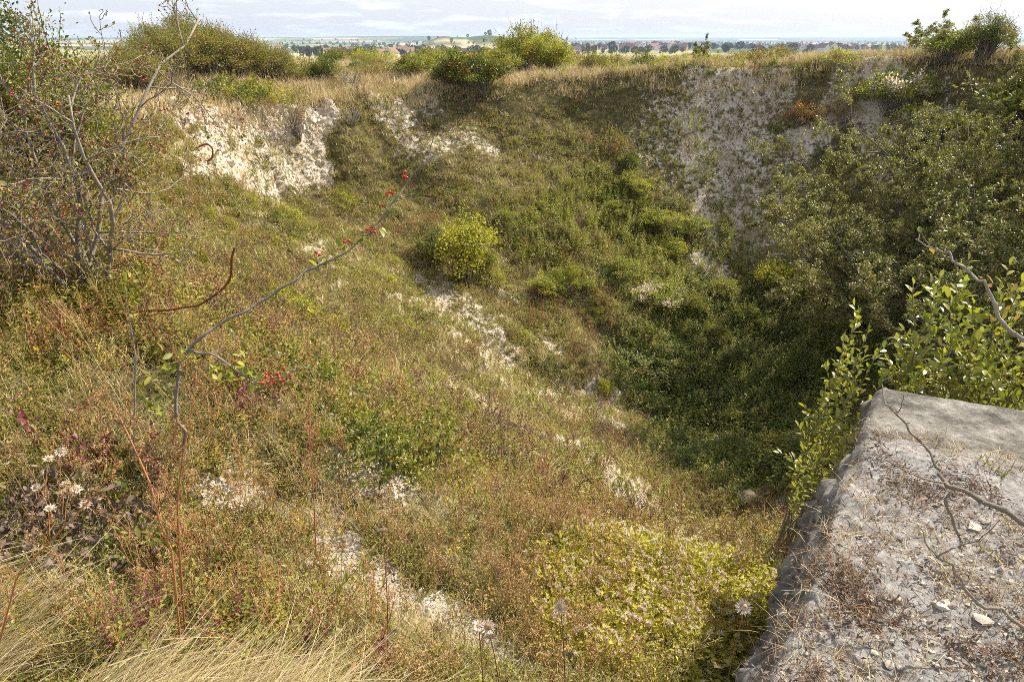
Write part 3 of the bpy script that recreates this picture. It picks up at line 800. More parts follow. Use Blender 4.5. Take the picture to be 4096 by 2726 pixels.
x, y = spread(700, 1.6, 4.3, 2, 30, .6)
d, c, s, ok, dark, tall = common(x, y)
cl_stem = [herb_tuft(180 + k, 3, .34, .030, ['red_stem' if k % 2 else 'brown_twig', 'yellow_leaf' if k % 2 else 'lime_herb', 'seed_fluff'], .07, .4, 7, 12 if k < 2 else 0, .4, .002) for k in range(4)]
clem2 = 1 - sst(.15, 1.0, dline(x, y, hp([(600, 580), (680, 565), (735, 560), (760, 590), (735, 630)])))
cover_layer('climber_shoots', 'upright yellow green shoots and stems above the climber beside the concrete', cl_stem, x, y, clem2 * .6, .4, 1.1)
# ---- crater walls
x, y = spread(70000, 6.0, 36, -50, 46, .62)
d, c, s, ok, dark, tall = common(x, y)

cover_layer('dry_grass', 'dry tan grass on the walls of the crater', far_dry, x, y, ok * (1 - dark) * (.36 - .2 * tall) * (1 - .45 * sst(.5, .62, patch(x, y, 1.4, 321))), .55, 1.25)
x, y = spread(48000, 6.0, 36, -50, 46, .62)
d, c, s, ok, dark, tall = common(x, y)
cover_layer('green_grass', 'olive green grass on the walls of the crater', far_green, x, y, ok * (.18 + .5 * sst(.46, .62, patch(x, y, 1.6, 322))) * (1 - .6 * dark), .55, 1.3)
x, y = spread(52000, 5.0, 36, -50, 46, .62)
d, c, s, ok, dark, tall = common(x, y)
cover_layer('low_herbs', 'leafy olive herbs on the walls of the crater', far_herb, x, y, (.06 + .94 * ok) * (.26 + .6 * sst(.43, .60, patch(x, y, 1.2, 323)) + .3 * tall + .2 * dark) * (1 - .4 * sst(.9, 1.0, s)), .5, 1.25)
x, y = spread(30000, 5.0, 34, -50, 46, .62)
d, c, s, ok, dark, tall = common(x, y)
cover_layer('rusty_weeds', 'dried brown weeds on the walls of the crater', far_weed, x, y, (.1 + .9 * ok) * (.05 + .20 * sst(.48, .64, patch(x, y, 1.8, 324))) * (1 - dark) * (1 - .5 * sst(2, 9, x) * sst(10, 16, y)), .5, 1.2)
x, y = spread(26000, 5.0, 36, -50, 46, .62)
d, c, s, ok, dark, tall = common(x, y)
cover_layer('withered_weeds', 'grey brown withered weeds on the crater walls', dull_weed, x, y, (.25 + .75 * ok) * (.05 + .2 * sst(.48, .64, patch(x, y, 1.5, 325))) * (1 - .7 * dark), .5, 1.2)
x, y = spread(9000, 9.0, 32, -12, 30, .5)
d, c, s, ok, dark, tall = common(x, y)
rw = (1 - sst(2.5, 4.5, dline(x, y, hp([(735, 120), (740, 200), (720, 280)]))))
cover_layer('upright_leafy_stems', 'tall leafy stems with pale pink tops in the crater', up_stem, x, y, .55 * tall + .3 * dark + .10 * rw + .07 * sst(0, 4, x), .4, 1.05, .08)
x, y = spread(9500, 8.0, 26, -2, 42, .5)
d, c, s, ok, dark, tall = common(x, y)
cover_layer('bramble_cover', 'dense dark green bramble covering the bottom of the crater', bramble, x, y, .85 * dark + .12 * tall * sst(.42, .56, patch(x, y, 1.2, 330)) + .10 * sst(2, 6, x) * sst(.5, .6, patch(x, y, 1.0, 335)), .6, 1.4, .3)
x, y = spread(1500, 2.5, 24, -38, 20, .7)
d, c, s, ok, dark, tall = common(x, y)
cover_layer('yellow_wildflowers', 'scattered small yellow flowers on the sunlit slope', yfl, x, y, .35 * sst(.4, .6, patch(x, y, 2.2, 331)) * (1 - dark), .6, 1.1)

young = [herb_tuft(160 + k, 3, .34, .036, ['red_stem', ['mid_leaf', 'orange_leaf', 'lime_herb', 'maroon_leaf', 'olive_leaf', 'mid_leaf'][k]], .06, .3, 8, None, .3, .0022) for k in range(6)]
x, y = spread(5200, 1.9, 6.0, -46, 2, .6)
d, c, s, ok, dark, tall = common(x, y)
cover_layer('young_shoots', 'tangle of small leafy woody shoots in the near left grass', young, x, y, ok * .5 * (1 - .9 * lzf(x, y, d)) * (1 - sst(-1.2, -.1, x)) * sst(.40, .56, patch(x, y, .8, 341)) + .03 * (1 - lzf(x, y, d)), .5, 1.2)
stalk = [weed_tuft(170 + k, 2, .55, ['red_stem' if k % 2 else 'dry_grass', 'rust_weed' if k % 2 else 'dry_grass'], .03, 9, .0019, 8, .007) for k in range(6)]
x, y = spread(2600, 1.7, 7.0, -46, 32, .6)
d, c, s, ok, dark, tall = common(x, y)
cover_layer('tall_dry_stalks', 'tall dry stalks standing above the near grass', stalk, x, y, (1 - lzf(x, y, d)) * (.05 + .16 * (1 - sst(-1.5, 0, x))), .4, 1.1, .22)
# ---- the plateau behind the rim
x, y = spread(42000, 17, 95, -48, 44, .8)
d, c, s, ok, dark, tall = common(x, y)
cover_layer('tall_hay', 'tall dry pale grass on the plateau behind the crater', hay, x, y, np.where(s > .97, .8, 0) * (1 - .5 * sst(40, 95, d)), .45, 1.0)

# ---- loose chalk
x, y = spread(60000, 1.2, 33, -46, 44, .82)
d, c, s, ok, dark, tall = common(x, y)
k = (RNG.uniform(0, 1, len(x)) < sst(.38, .80, c) + .05 * (1 - dark)) & ~on_slab(x, y)
P = place(x, y, k); n = len(P)
dn = np.hypot(P[:, 0], P[:, 1])
P[:, 2] += .004
scatter('chalk_rubble', 'white chalk fragments lying on the bare patches', stones, P, RNG.uniform(0, 6.28, (n, 3)),
        np.clip(RNG.lognormal(-.2, .55, n), .4, 3.2) * np.interp(dn, [0, 3, 10, 25], [.008, .010, .026, .04]), RNG.integers(0, 7, n))
# broken blocks weathering out of the chalk face
x, y = spread(120000, 15, 27, -33, -10, .5)
dx, dy = x - BX, y - BY; th = np.degrees(np.arctan2(dy, dx)) % 360; s = crater_s(x, y)
c = chalk(x, y)
k = (s > .72) & (s < 1.0) & (th > 128) & (th < 172) & (RNG.uniform(0, 1, len(x)) < .6 * sst(.5, .9, c))
P = place(x, y, k); n = len(P)
scatter('chalk_face_blocks', 'broken blocks weathering out of the white chalk face', stones, P, RNG.uniform(0, 6.28, (n, 3)),
        np.clip(RNG.lognormal(-.25, .65, n), .3, 3.4) * .052, RNG.integers(0, 7, n))
# ------------------------------------------------------------------ builders of shrubs and trees
def shell_dirs(rng, n, zmin=-.25):
    d = unit(rng.normal(0, 1, (n * 3, 3))); d = d[d[:, 2] > zmin][:n]
    return d
def bush_meshes(seed, rx, ry, h, clumps, lpc, leaf, mats, wood='bark', csize=.17, flat=1.0, shoots=0, zc=.5, stems=5, up=.35, lump=.35, lw=.6, inner=.45, wr=.007):
    """a many-stemmed shrub: wood mesh and crown mesh (mats = leaf materials mixed by clump)"""
    rng = np.random.default_rng(seed)
    d = shell_dirs(rng, clumps); n = len(d)
    lumpy = 1 - lump + lump * 1.6 * vn(d[:, 0] * 2.2 + d[:, 2] * 1.7 + 5, d[:, 1] * 2.2 + 9, seed)
    f = rng.uniform(inner, 1.0, n) * lumpy
    C = np.stack([rx * d[:, 0] * f, ry * d[:, 1] * f, h * (zc + (1 - zc) * d[:, 2] * f)], 1)
    C[:, 2] = np.where(d[:, 2] < 0, h * (zc + zc * d[:, 2] * f * 1.6), C[:, 2])
    C[:, 2] = np.maximum(C[:, 2], .08 * h)
    wd = MB()
    B = np.c_[rng.normal(0, .09 * rx, (stems, 2)), np.full(stems, -.12)]
    for k in range(n):
        b = B[rng.integers(stems)]; c = C[k]
        mid = b + (c - b) * .5 + np.array([0, 0, .14 * h]) + rng.normal(0, .05 * h, 3)
        t = np.linspace(0, 1, 6)[:, None]
        pts = b * (1 - t) ** 2 + 2 * mid * t * (1 - t) + c * t * t
        pts[1:-1] += rng.normal(0, .012 * h, (4, 3))
        tube(wd, pts, np.linspace(wr * h, .0025 * h, 6) + .001, 4, 0)
    cr = MB()
    mk = rng.integers(0, len(mats), n)
    size = csize * (rx + h) * .5
    for k in range(n):
        m = int(lpc * rng.uniform(.5, 1.4))
        g = rng.normal(0, 1, (m, 3)) * np.array([1, 1, .8 * flat]) * size * .55 * rng.uniform(.7, 1.25)
        P = C[k] + g
        P[:, 2] = np.maximum(P[:, 2], .03)
        D = unit(g + rng.normal(0, .6 * size, (m, 3)) + np.array([0, 0, up * size]))
        N = rng.normal(0, .55, (m, 3)) + np.array([0, 0, .8])
        L = leaf * rng.uniform(.6, 1.25, m)
        leaves(cr, P, D, N, L, L * lw, int(mk[k]))
    top = np.argsort(-C[:, 2] + rng.normal(0, .15 * h, n))[:shoots]
    for k in top:
        ln = rng.uniform(.16, .38) * h
        dd = unit(np.array([d[k, 0] * .45, d[k, 1] * .45, 1]) + rng.normal(0, .25, 3))
        pts, _ = wander(rng, C[k], dd, ln, 4, .12, .05)
        tube(wd, pts, np.linspace(.005, .002, 5) * h * .6, 3, 0)
        m = 16; q = rng.uniform(.05, 1, m) * 4; i0 = np.minimum(q.astype(int), 3)
        P = pts[i0] + (pts[i0 + 1] - pts[i0]) * (q - i0)[:, None]
        L = leaf * rng.uniform(.5, 1.05, m)
        leaves(cr, P, unit(rng.normal(0, .7, (m, 3)) + dd), rng.normal(0, .6, (m, 3)) + [0, 0, .6], L, L * lw, int(mk[k]))
    return wd.mesh('trunk', [M[wood]]), cr.mesh('crown', [M[x] for x in mats])
def grow(rng, mb, tips, p, d, L, r, lvl, P):
    pts, d2 = wander(rng, p, d, L, P['seg'][lvl], P['jit'][lvl], P['up'][lvl])
    tube(mb, pts, np.linspace(max(r, P.get('rmin', .0012)), max(r * P.get('tap', .5), P.get('rmin', .0012)), len(pts)), 6 if lvl == 0 else 4 if lvl == 1 else 3, int(P.get('mats', False) and lvl > 1))
    if lvl == len(P['kids']):
        tips.append(pts); return
    n = P['kids'][lvl]
    for k in range(n):
        f = (P['f0'][lvl] + (1 - P['f0'][lvl]) * (k + rng.uniform(0, 1)) / n) * (len(pts) - 1); i0 = min(int(f), len(pts) - 2)
        q = pts[i0] + (pts[i0 + 1] - pts[i0]) * (f - i0)
        t = unit(pts[i0 + 1] - pts[i0])
        s = unit(np.cross(t, rng.normal(0, 1, 3)))
        an = math.radians(rng.uniform(*P['ang'][lvl]))
        dd = t * math.cos(an) + s * math.sin(an)
        dd = dd + np.array(P.get('bias', (0, 0, 0)))
        fr = 1 - .45 * f / (len(pts) - 1)
        grow(rng, mb, tips, q, dd, L * P['rat'][lvl] * rng.uniform(.6, 1.15) * fr, r * P['rr'][lvl] * (1 - .35 * f / (len(pts) - 1)), lvl + 1, P)
def tip_leaves(rng, cr, tips, per, leaf, m=0, nm=1, lw=.55, off=.02, spread=.7, keep=1.0):
    P, D, N = [], [], []
    for pts in tips:
        if rng.uniform() > keep: continue
        k = rng.poisson(per)
        if k == 0: continue
        f = rng.uniform(.1, 1, k) * (len(pts) - 1); i0 = np.minimum(f.astype(int), len(pts) - 2)
        P.append(pts[i0] + (pts[i0 + 1] - pts[i0]) * (f - i0)[:, None] + rng.normal(0, off, (k, 3)))
        D.append(unit(pts[-1] - pts[0])[None] * .5 + rng.normal(0, spread, (k, 3)))
    P = np.concatenate(P); D = np.concatenate(D); n = len(P)
    N = rng.normal(0, .55, (n, 3)) + np.array([0, 0, .8])
    L = leaf * rng.uniform(.55, 1.25, n); mk = rng.integers(0, nm, n)
    for q in range(nm):
        s = mk == q
        leaves(cr, P[s], D[s], N[s], L[s], L[s] * lw, m + q)
    return P
def add_plant(name, label, cat, meshes, loc, rz=0, scale=1.0, group=None):
    t = thing(name, label, cat, loc, rz, group, scale)
    obj('trunk', meshes[0], t); obj('crown', meshes[1], t)
    return t

# ---- shrub kinds
K = {}
K['olive'] = bush_meshes(1, 1.0, 1.0, 1.5, 90, 46, .075, ['olive_leaf', 'olive_herb', 'mid_leaf'], shoots=34, csize=.15)
K['olive2'] = bush_meshes(2, 1.2, 1.0, 1.3, 95, 44, .070, ['olive_leaf', 'olive_leaf', 'orange_leaf', 'mid_leaf'], shoots=40, csize=.15)
K['green'] = bush_meshes(3, 1.1, 1.1, 1.6, 110, 62, .085, ['mid_leaf', 'mid_leaf', 'dark_leaf'], shoots=40, csize=.15, lump=.6)
K['dark'] = bush_meshes(4, 1.0, 1.0, 1.25, 110, 75, .072, ['mid_leaf', 'dark_leaf', 'mid_leaf', 'orange_leaf'], shoots=12, csize=.15, flat=.55, zc=.42)
K['yellow'] = bush_meshes(5, 1.0, 1.0, 1.5, 100, 56, .075, ['yellow_leaf', 'yellow_leaf', 'lime_herb'], shoots=50, csize=.14, lump=.6)
K['yellow2'] = bush_meshes(6, .8, .8, 1.6, 75, 60, .070, ['yellow_leaf', 'lime_herb', 'yellow_leaf'], shoots=60, csize=.15, wood='bark', lump=.6, wr=.009)
K['layer'] = bush_meshes(7, 1.1, 1.0, 1.1, 90, 66, .060, ['lime_herb', 'yellow_leaf', 'mid_leaf', 'lime_herb'], shoots=34, csize=.14, flat=.28, lump=.75)
K['layer2'] = bush_meshes(8, 1.0, 1.2, 1.2, 62, 62, .060, ['mid_leaf', 'lime_herb', 'lime_herb'], shoots=34, csize=.14, flat=.3, lump=.8)
K['red'] = bush_meshes(9, .7, .7, .8, 60, 36, .06, ['red_leaf', 'rust_weed', 'rust_weed', 'orange_leaf'], shoots=30, csize=.16, lump=.7)
K['orange'] = bush_meshes(10, 1.0, .9, .8, 70, 40, .06, ['orange_leaf', 'rust_weed', 'olive_leaf'], shoots=20, csize=.15)
K['bare'] = bush_meshes(11, .9, .9, 1.5, 60, 7, .055, ['olive_leaf', 'orange_leaf'], shoots=26, csize=.15, wood='pale_bark')
K['low'] = bush_meshes(12, 1.0, 1.0, .55, 80, 40, .05, ['lime_herb', 'yellow_leaf', 'olive_herb'], shoots=10, csize=.14, zc=.3)
K['lowdark'] = bush_meshes(13, 1.0, 1.0, .6, 80, 42, .055, ['mid_leaf', 'dark_leaf', 'olive_herb'], shoots=10, csize=.14, zc=.3)
K['pale'] = bush_meshes(14, 1.0, 1.0, 1.4, 95, 55, .075, ['lime_herb', 'mid_leaf', 'olive_leaf'], shoots=26, csize=.15)
K['fluffy'] = bush_meshes(15, 1.1, 1.0, 1.1, 90, 52, .07, ['mid_leaf', 'lime_herb', 'lime_herb', 'seed_fluff'], shoots=8, csize=.14)

K['bigfine'] = bush_meshes(16, 1.5, 1.5, 2.7, 190, 105, .062, ['mid_leaf', 'mid_leaf', 'olive_leaf', 'dark_leaf'], shoots=40, csize=.115)
K['bigfine2'] = bush_meshes(17, 1.7, 1.5, 2.5, 190, 95, .060, ['olive_leaf', 'olive_leaf', 'mid_leaf', 'orange_leaf'], shoots=60, csize=.115)
K['bigyellow'] = bush_meshes(18, 1.6, 1.5, 2.5, 170, 80, .085, ['yellow_leaf', 'yellow_leaf', 'lime_herb', 'mid_leaf'], shoots=60, csize=.115)
def open_tree(seed, h, stems, spreadx, mats, per, leaf, wood='dark_bark', kids=(7, 6, 5), lean=(0, 0, 0), r0=.05, keep=1.0, tilt=.45):
    rng = np.random.default_rng(seed); wd, cr, tips = MB(), MB(), []
    P = dict(seg=[8, 6, 5, 4], jit=[.10, .16, .2, .25], up=[.03, .05, .05, .03], kids=list(kids), f0=[.22, .2, .15], ang=[(28, 60), (30, 65), (30, 70)],
             rat=[.55, .55, .52], rr=[.5, .5, .5], tap=.2)
    for s in range(stems):
        a = 6.283 * s / stems + rng.uniform(0, 1)
        d = np.array([math.cos(a) * tilt * spreadx, math.sin(a) * tilt, 1]) + np.array(lean)
        grow(rng, wd, tips, [math.cos(a) * .1, math.sin(a) * .1, -.15], d, h * rng.uniform(.7, 1.0), r0 * rng.uniform(.7, 1.1), 0, P)
    tip_leaves(rng, cr, tips, per, leaf, 0, len(mats), keep=keep, off=leaf * .5)
    return wd.mesh('trunk', [M[wood]]), cr.mesh('crown', [M[x] for x in mats])
K['tree_a'] = open_tree(31, 4.6, 5, 1.0, ['olive_leaf', 'mid_leaf', 'grey_olive'], 38, .052, r0=.055)
K['tree_b'] = open_tree(32, 4.0, 6, 1.2, ['grey_olive', 'olive_leaf', 'grey_olive'], 36, .050, r0=.045, tilt=.7)
K['tree_c'] = open_tree(33, 3.6, 6, 1.3, ['grey_olive', 'olive_leaf', 'grey_olive', 'dark_leaf'], 36, .050, r0=.04, tilt=.85)
K['tree_d'] = open_tree(34, 3.4, 4, 1.0, ['mid_leaf', 'lime_herb', 'olive_leaf'], 22, .085, r0=.05, tilt=.4, kids=(6, 6, 5))
# ------------------------------------------------------------------ shrubs and trees, one by one
SC = 'scrub on the plateau behind the crater'
def Pl(kind, where, h, label, name='shrub', cat='shrub', wide=1.0, rz=0.0, group=None, sink=.05):
    """put a shrub of height h; where = (column, distance) or a ground point"""
    p = at(*where) if not isinstance(where, Vector) else where.copy()
    zs = [v.co.z for v in K[kind][1].vertices]
    s = h / max(zs)
    p.z -= sink
    tilt = None
    if h < .85:                                       # low mounds lie with the slope
        e = .25; n_ = Vector((-(float(terr(p.x + e, p.y, False)) - float(terr(p.x - e, p.y, False))) / (2 * e), -(float(terr(p.x, p.y + e, False)) - float(terr(p.x, p.y - e, False))) / (2 * e), 1)).normalized()
        tilt = n_.lerp(Vector((0, 0, 1)), .3).normalized().to_track_quat('Z', 'Y').to_euler()
    t = add_plant(name, label, cat, K[kind], p, rz, (s * wide, s * wide, s), group)
    if tilt: t.rotation_euler = tilt
    return t
# behind the left rim
Pl('bigfine', (28, 8.6), 2.75, 'dense green bush behind the berry laden hawthorn tree', 'hawthorn_bush', 'bush', 1.1, .4)
Pl('bigfine2', (100, 10.6), 2.1, 'olive bush low behind the right side of the hawthorn tree', 'shrub', 'bush', 1.1, 2.0)
Pl('bigfine2', (-40, 9.0), 2.4, 'olive bush at the left edge behind the hawthorn tree', 'shrub', 'bush', 1.1, 1.0)
Pl('bigfine', (196, 31), 3.1, 'tall rounded green tree standing against the sky beyond the scrub mound', 'tree', 'tree', 1.22, 1.3)
Pl('bigfine', (160, 30), 2.4, 'small green tree on the left flank of the rounded tree', 'tree', 'tree', 1.1, 2.9)
for px, Y, h, kd, w, lb in [
    (140, 20.5, 1.7, 'bigfine2', 1.3, 'olive scrub bush next to the hawthorn tree on the rim'),
    (172, 22.5, 2.0, 'bigfine2', 1.2, 'dull olive bush in front of the rounded green tree'),
    (206, 24.0, 2.1, 'bigfine2', 1.3, 'broad rusty olive bush on top of the scrub mound'),
    (240, 25.0, 2.0, 'bigfine2', 1.3, 'olive bush on the scrub mound right of the broad one'),
    (272, 26.0, 1.75, 'bigfine2', 1.3, 'sloping olive bush descending from the scrub mound'),
    (300, 27.0, 1.35, 'olive', 1.3, 'small olive bush at the right foot of the scrub mound'),
    (328, 27.5, 1.3, 'green', 1.0, 'small dark green bush in front of the village roofs'),
    (225, 21.8, 1.0, 'lowdark', 1.1, 'low dark green bush above the chalk face'),
    (262, 22.6, .9, 'low', 1.1, 'low yellowish bush above the chalk face'),
    (352, 26.5, 1.15, 'bare', 1.3, 'thin half bare bush with reddish leaves right of the scrub mound'),
    (375, 31.0, .9, 'orange', 1.3, 'low brown bush in front of the far houses'),
    (412, 30.5, 1.3, 'pale', 1.3, 'pale green bush left of the dark round bush on the rim'),
    (438, 32.0, 1.5, 'pale', 1.3, 'taller pale green bush behind the dark round bush'),
    (466, 33.5, 1.3, 'olive', 1.3, 'olive bush between the pale bush and the yellow tree'),
]: Pl(kd, (px, Y), h, lb, 'shrub', 'bush', w, px * .37)
Pl('bare', (296, 22.4), 1.6, 'thin bare grey shrub at the top edge of the chalk face', 'shrub', 'shrub', .9, .3)
Pl('bare', (352, 23.8), 1.0, 'small bare spreading shrub on the rim right of the chalk face', 'shrub', 'shrub', 1.3, 1.7)
Pl('bare', (178, 21.0), 1.1, 'bare twiggy shrub at the left end of the chalk face', 'shrub', 'shrub', 1.0, 4.1)
Pl('dark', (476, 27.2), 1.95, 'dark green rounded bush with orange tips on the crater rim', 'hawthorn_bush', 'bush', .95, .9)
Pl('dark', (450, 27.4), 1.4, 'dark bush at the left side of the rounded rim bush', 'hawthorn_bush', 'bush', .95, 2.9)
Pl('bigyellow', (520, 36), 2.8, 'large yellow green bush standing above the horizon', 'tree', 'tree', 1.0, .2)
Pl('bigyellow', (548, 37), 2.6, 'olive yellow bush at the right side of the large yellow bush', 'tree', 'tree', 1.15, 2.2)
Pl('pale', (500, 33), 1.5, 'yellow green bush at the foot of the large yellow bush', 'shrub', 'bush', 1.2, 3.3)
for px, Y, h, kd, w, lb in [
    (560, 31.0, .9, 'olive', 1.3, 'small olive bush below the large yellow bush'),
    (592, 39.0, 1.5, 'olive', 1.3, 'grey green bush right of the large yellow bush'),
    (612, 40.0, 1.3, 'olive2', 1.2, 'olive bush in front of the right hand houses'),
    (644, 33.0, 1.35, 'green', 1.1, 'dark green bush alone in the dry grass'),
    (625, 32.0, .95, 'pale', 1.0, 'small light green bush beside the dark one in dry grass'),
    (668, 42.0, 1.0, 'low', 1.6, 'low bright green bush at the field edge'),
    (735, 35.5, 1.15, 'orange', 1.5, 'orange brown bush on the skyline of the right rim'),
    (760, 35.0, 1.2, 'orange', 1.3, 'rusty bush beside the orange one on the right rim'),
    (780, 35.5, 1.1, 'olive2', 1.2, 'olive brown bush ending the row on the right rim'),
    (722, 36.0, .7, 'low', 1.0, 'small green bush starting the row on the right rim'),
    (838, 29.0, .55, 'low', 1.5, 'grassy green bush on top of the right wall'),
]: Pl(kd, (px, Y), h, lb, 'shrub', 'bush', w, px * .53)
t = Pl('tree_d', (700, 33.0), 1.9, 'thin leaning hawthorn sapling on the right rim against the houses', 'hawthorn_sapling', 'tree', .8, 1.0)
t = Pl('fluffy', (895, 26.5), 1.9, 'dark bush with white seed heads at the end of the right rim', 'shrub', 'bush', 1.0, 1.2)
Pl('fluffy', (925, 25.0), 1.7, 'bush laced with pale climber beside the right hand trees', 'shrub', 'bush', 1.1, 2.8)
# more scrub further back, alike bushes nothing tells apart
rg = np.random.default_rng(99)
for q in range(64):
    px = rg.uniform(325, 700); Y = rg.uniform(34, 75)
    if abs(px - 620) < 60 and Y < 40: continue
    Pl(['olive', 'pale', 'olive2', 'green', 'orange', 'low'][int(rg.integers(6))], (px, Y), rg.uniform(.6, 1.35) * (.5 if px > 580 else 1), 'low scrub bush in the dry grass behind the crater', 'shrub', 'bush', 1.3, rg.uniform(0, 6), 'scrub bushes behind the crater')
# the trees filling the right side
for kd, X, Y, h, w, rz, lb in [
        ('tree_a', 16.2, 18.6, 4.8, 1.0, 2.5, 'pale olive tree at the right edge under the feathery one'),
    ('tree_d', 17.3, 22.2, 4.3, 1.0, 2.1, 'dark feathery tree at the top right corner'),
    ('pale', 15.6, 21.2, 2.5, 1.35, .8, 'bright green bush below the tall right tree'),
    ('bigfine', 16.6, 19.6, 2.6, 1.1, 1.9, 'leafy green tree at the right edge below the feathery one'),
    ('olive', 13.6, 22.6, 1.9, 1.2, 2.7, 'olive bush at the upper end of the right wall'),
    ('tree_a', 11.6, 15.6, 5.0, 1.0, .3, 'tall olive tree with dark stem growing from the right wall'),
    ('tree_b', 13.0, 18.2, 4.6, 1.1, 1.4, 'yellow olive tree behind the tall dark stemmed one'),
    ('tree_b', 9.6, 17.0, 4.7, 1.05, 4.0, 'wide grey green tree leaning over the crater bottom'),
    ('tree_c', 9.6, 14.6, 4.4, 1.1, 2.6, 'dark shaded tree above the bramble in the crater'),
    ('tree_c', 10.6, 11.6, 4.3, 1.1, 5.2, 'dark dense tree behind the willow shrubs'),
    ('tree_a', 13.2, 13.2, 5.0, 1.0, 3.9, 'olive tree at the right edge above the willow shrubs'),
    ('tree_b', 15.0, 16.4, 4.4, 1.1, 5.5, 'olive tree crowding the right edge of the crater'),
    ('tree_b', 10.2, 18.8, 3.4, 1.2, .9, 'pale olive tree at the foot of the grey chalk wall'),
    ('tree_b', 11.6, 20.4, 3.2, 1.2, 3.2, 'airy olive tree high on the right wall below the rim'),
    ('tree_c', 8.4, 10.3, 3.0, 1.15, 1.1, 'low dark tree just behind the concrete block'),
]: Pl(kd, Vector((X, Y, float(terr(X, Y)))), h, lb, 'tree', 'tree' if kd != 'olive' and kd != 'pale' else 'bush', w, rz)
Pl('tree_d', (925, 29.5), 2.1, 'tall small leaved tree on the right rim rising above the horizon', 'tree', 'tree', 1.25, .5)
Pl('tree_d', (962, 28.5), 1.8, 'bright small leaved tree beside the tall one on the right rim', 'tree', 'tree', 1.3, 4.4)
Pl('pale', (945, 27.0), 1.5, 'bright green bush under the tall tree of the right rim', 'shrub', 'bush', 1.3, 1.1)
Pl('bigfine', (985, 26.0), 1.9, 'broad green bush between the rim trees and the right edge', 'shrub', 'bush', 1.1, 2.2)
Pl('pale', (910, 24.5), 1.2, 'light green bush below the climber laced bush on the right rim', 'shrub', 'bush', 1.3, 3.1)
# inside the crater
for kd, px, py, h, w, lb in [
    ('yellow2', 463, 284, 2.5, 1.0, 'tall yellow shrub alone on the left slope of the crater'),
    ('green', 438, 262, 1.2, .9, 'dark green bush at the left foot of the tall yellow shrub'),
    ('layer2', 568, 296, 1.3, .75, 'fresh green shrub right of the tall yellow one'),
    ('layer', 636, 196, 1.1, 1.0, 'uppermost of the layered yellow green hawthorns'),
    ('layer2', 612, 218, .9, 1.0, 'layered hawthorn at the left of the hawthorn group'),
    ('layer', 655, 232, 1.1, 1.1, 'layered hawthorn in the middle of the hawthorn group'),
    ('layer2', 690, 240, 1.2, 1.0, 'layered hawthorn with bare reddish twig tips by the chalk scree'),
    ('layer', 668, 262, 1.1, 1.0, 'bright layered hawthorn lowest in the hawthorn group'),
    ('green', 630, 172, .95, 1.0, 'rounded green bush above the layered hawthorns'),
    ('orange', 612, 150, .7, 1.1, 'reddish bush above the rounded green one'),
    ('fluffy', 655, 310, 1.1, 1.2, 'bush with pale seed heads in the middle of the crater'),
    ('pale', 690, 316, 1.0, 1.0, 'light green bush right of the seed head bush'),
    ('yellow', 775, 296, 1.5, 1.0, 'bright yellow green shrub in front of the grey trees'),
    ('yellow', 603, 392, .55, .8, 'small bright yellow bush at the edge of the shadow'),
    ('layer', 540, 292, .8, 1.1, 'low leafy bush left of the fresh green shrub'),
    ('yellow', 744, 388, .55, .5, 'small lone yellow fern like bush in the dark bramble'),
    ('red', 800, 127, 1.2, 1.0, 'red leaved bush on the grey chalk wall'),
    ('orange', 840, 112, .8, 1.0, 'orange bush right of the red bush near the rim'),
    ('orange', 856, 96, .7, 1.0, 'yellow orange bush just below the right rim'),
    ('low', 285, 318, .5, 1.0, 'low yellow green bramble patch on the left slope'),
    ('low', 318, 342, .55, 1.1, 'larger low bramble patch on the left slope'),
    ('low', 268, 300, .45, .9, 'small bramble patch beside the rusty rod'),
    ('lowdark', 388, 462, .5, .9, 'dark green bush at the lower left slope'),
    ('lowdark', 360, 455, .35, .9, 'small dark bush left of the dark green slope bush'),
    ('low', 400, 330, .4, 1.0, 'small lime bush in the middle of the left slope'),
    ('layer2', 505, 225, .7, 1.0, 'low green bush on the back slope above the fresh shrub'),
    ('lowdark', 690, 395, .8, 1.4, 'dark bramble mound in the shaded middle of the pit'),
    ('green', 735, 372, 1.0, 1.0, 'dark bush left of the lone yellow bush in the pit'),
    ('pale', 712, 345, .9, 1.1, 'grey green bush above the dark bramble mound'),
    ('lowdark', 770, 420, .8, 1.3, 'dark bramble mound right of the lone yellow bush'),
    ('green', 800, 385, 1.2, 1.0, 'dark bush in the deepest shade below the trees'),
    ('lowdark', 735, 450, .7, 1.3, 'dark bramble mound at the lowest point of the pit'),
    ('lowdark', 810, 455, .8, 1.2, 'dark bramble mound behind the broken rocks'),
    ('layer2', 620, 280, 1.0, 1.2, 'spreading green bush above the seed head bush'),
    ('pale', 720, 300, .9, 1.2, 'pale green bush left of the bright yellow green shrub'),
    ('layer2', 745, 325, .9, 1.3, 'green bush under the bright yellow green shrub'),
    ('lowdark', 650, 360, .6, 1.6, 'low bramble mound at the edge of the shaded floor'),
    ('pale', 480, 268, .8, 1.0, 'pale bush at the right foot of the tall yellow shrub'),
    ('low', 545, 215, .5, 1.2, 'low lime bush on the back slope'),
]: Pl(kd, hit(px, py), h, lb, 'shrub', 'shrub' if h > 1.2 else 'bush', w, px * .71)
rg = np.random.default_rng(123)
for q in range(72):
    px, py = rg.uniform(170, 600), rg.uniform(195, 480)
    if py > 250 + (px - 170) * .75 + 60 or (px > 480 and py < 260): continue
    lime = q % 3 != 0
    Pl('low' if lime else 'lowdark', hit(px, py), rg.uniform(.16, .42), 'small lime green bramble clump on the sunny slope' if lime else 'small dark green bramble clump on the sunny slope', 'bramble', 'bush', rg.uniform(.8, 1.4), rg.uniform(0, 6), 'lime bramble clumps on the sunny slope' if lime else 'dark bramble clumps on the sunny slope')
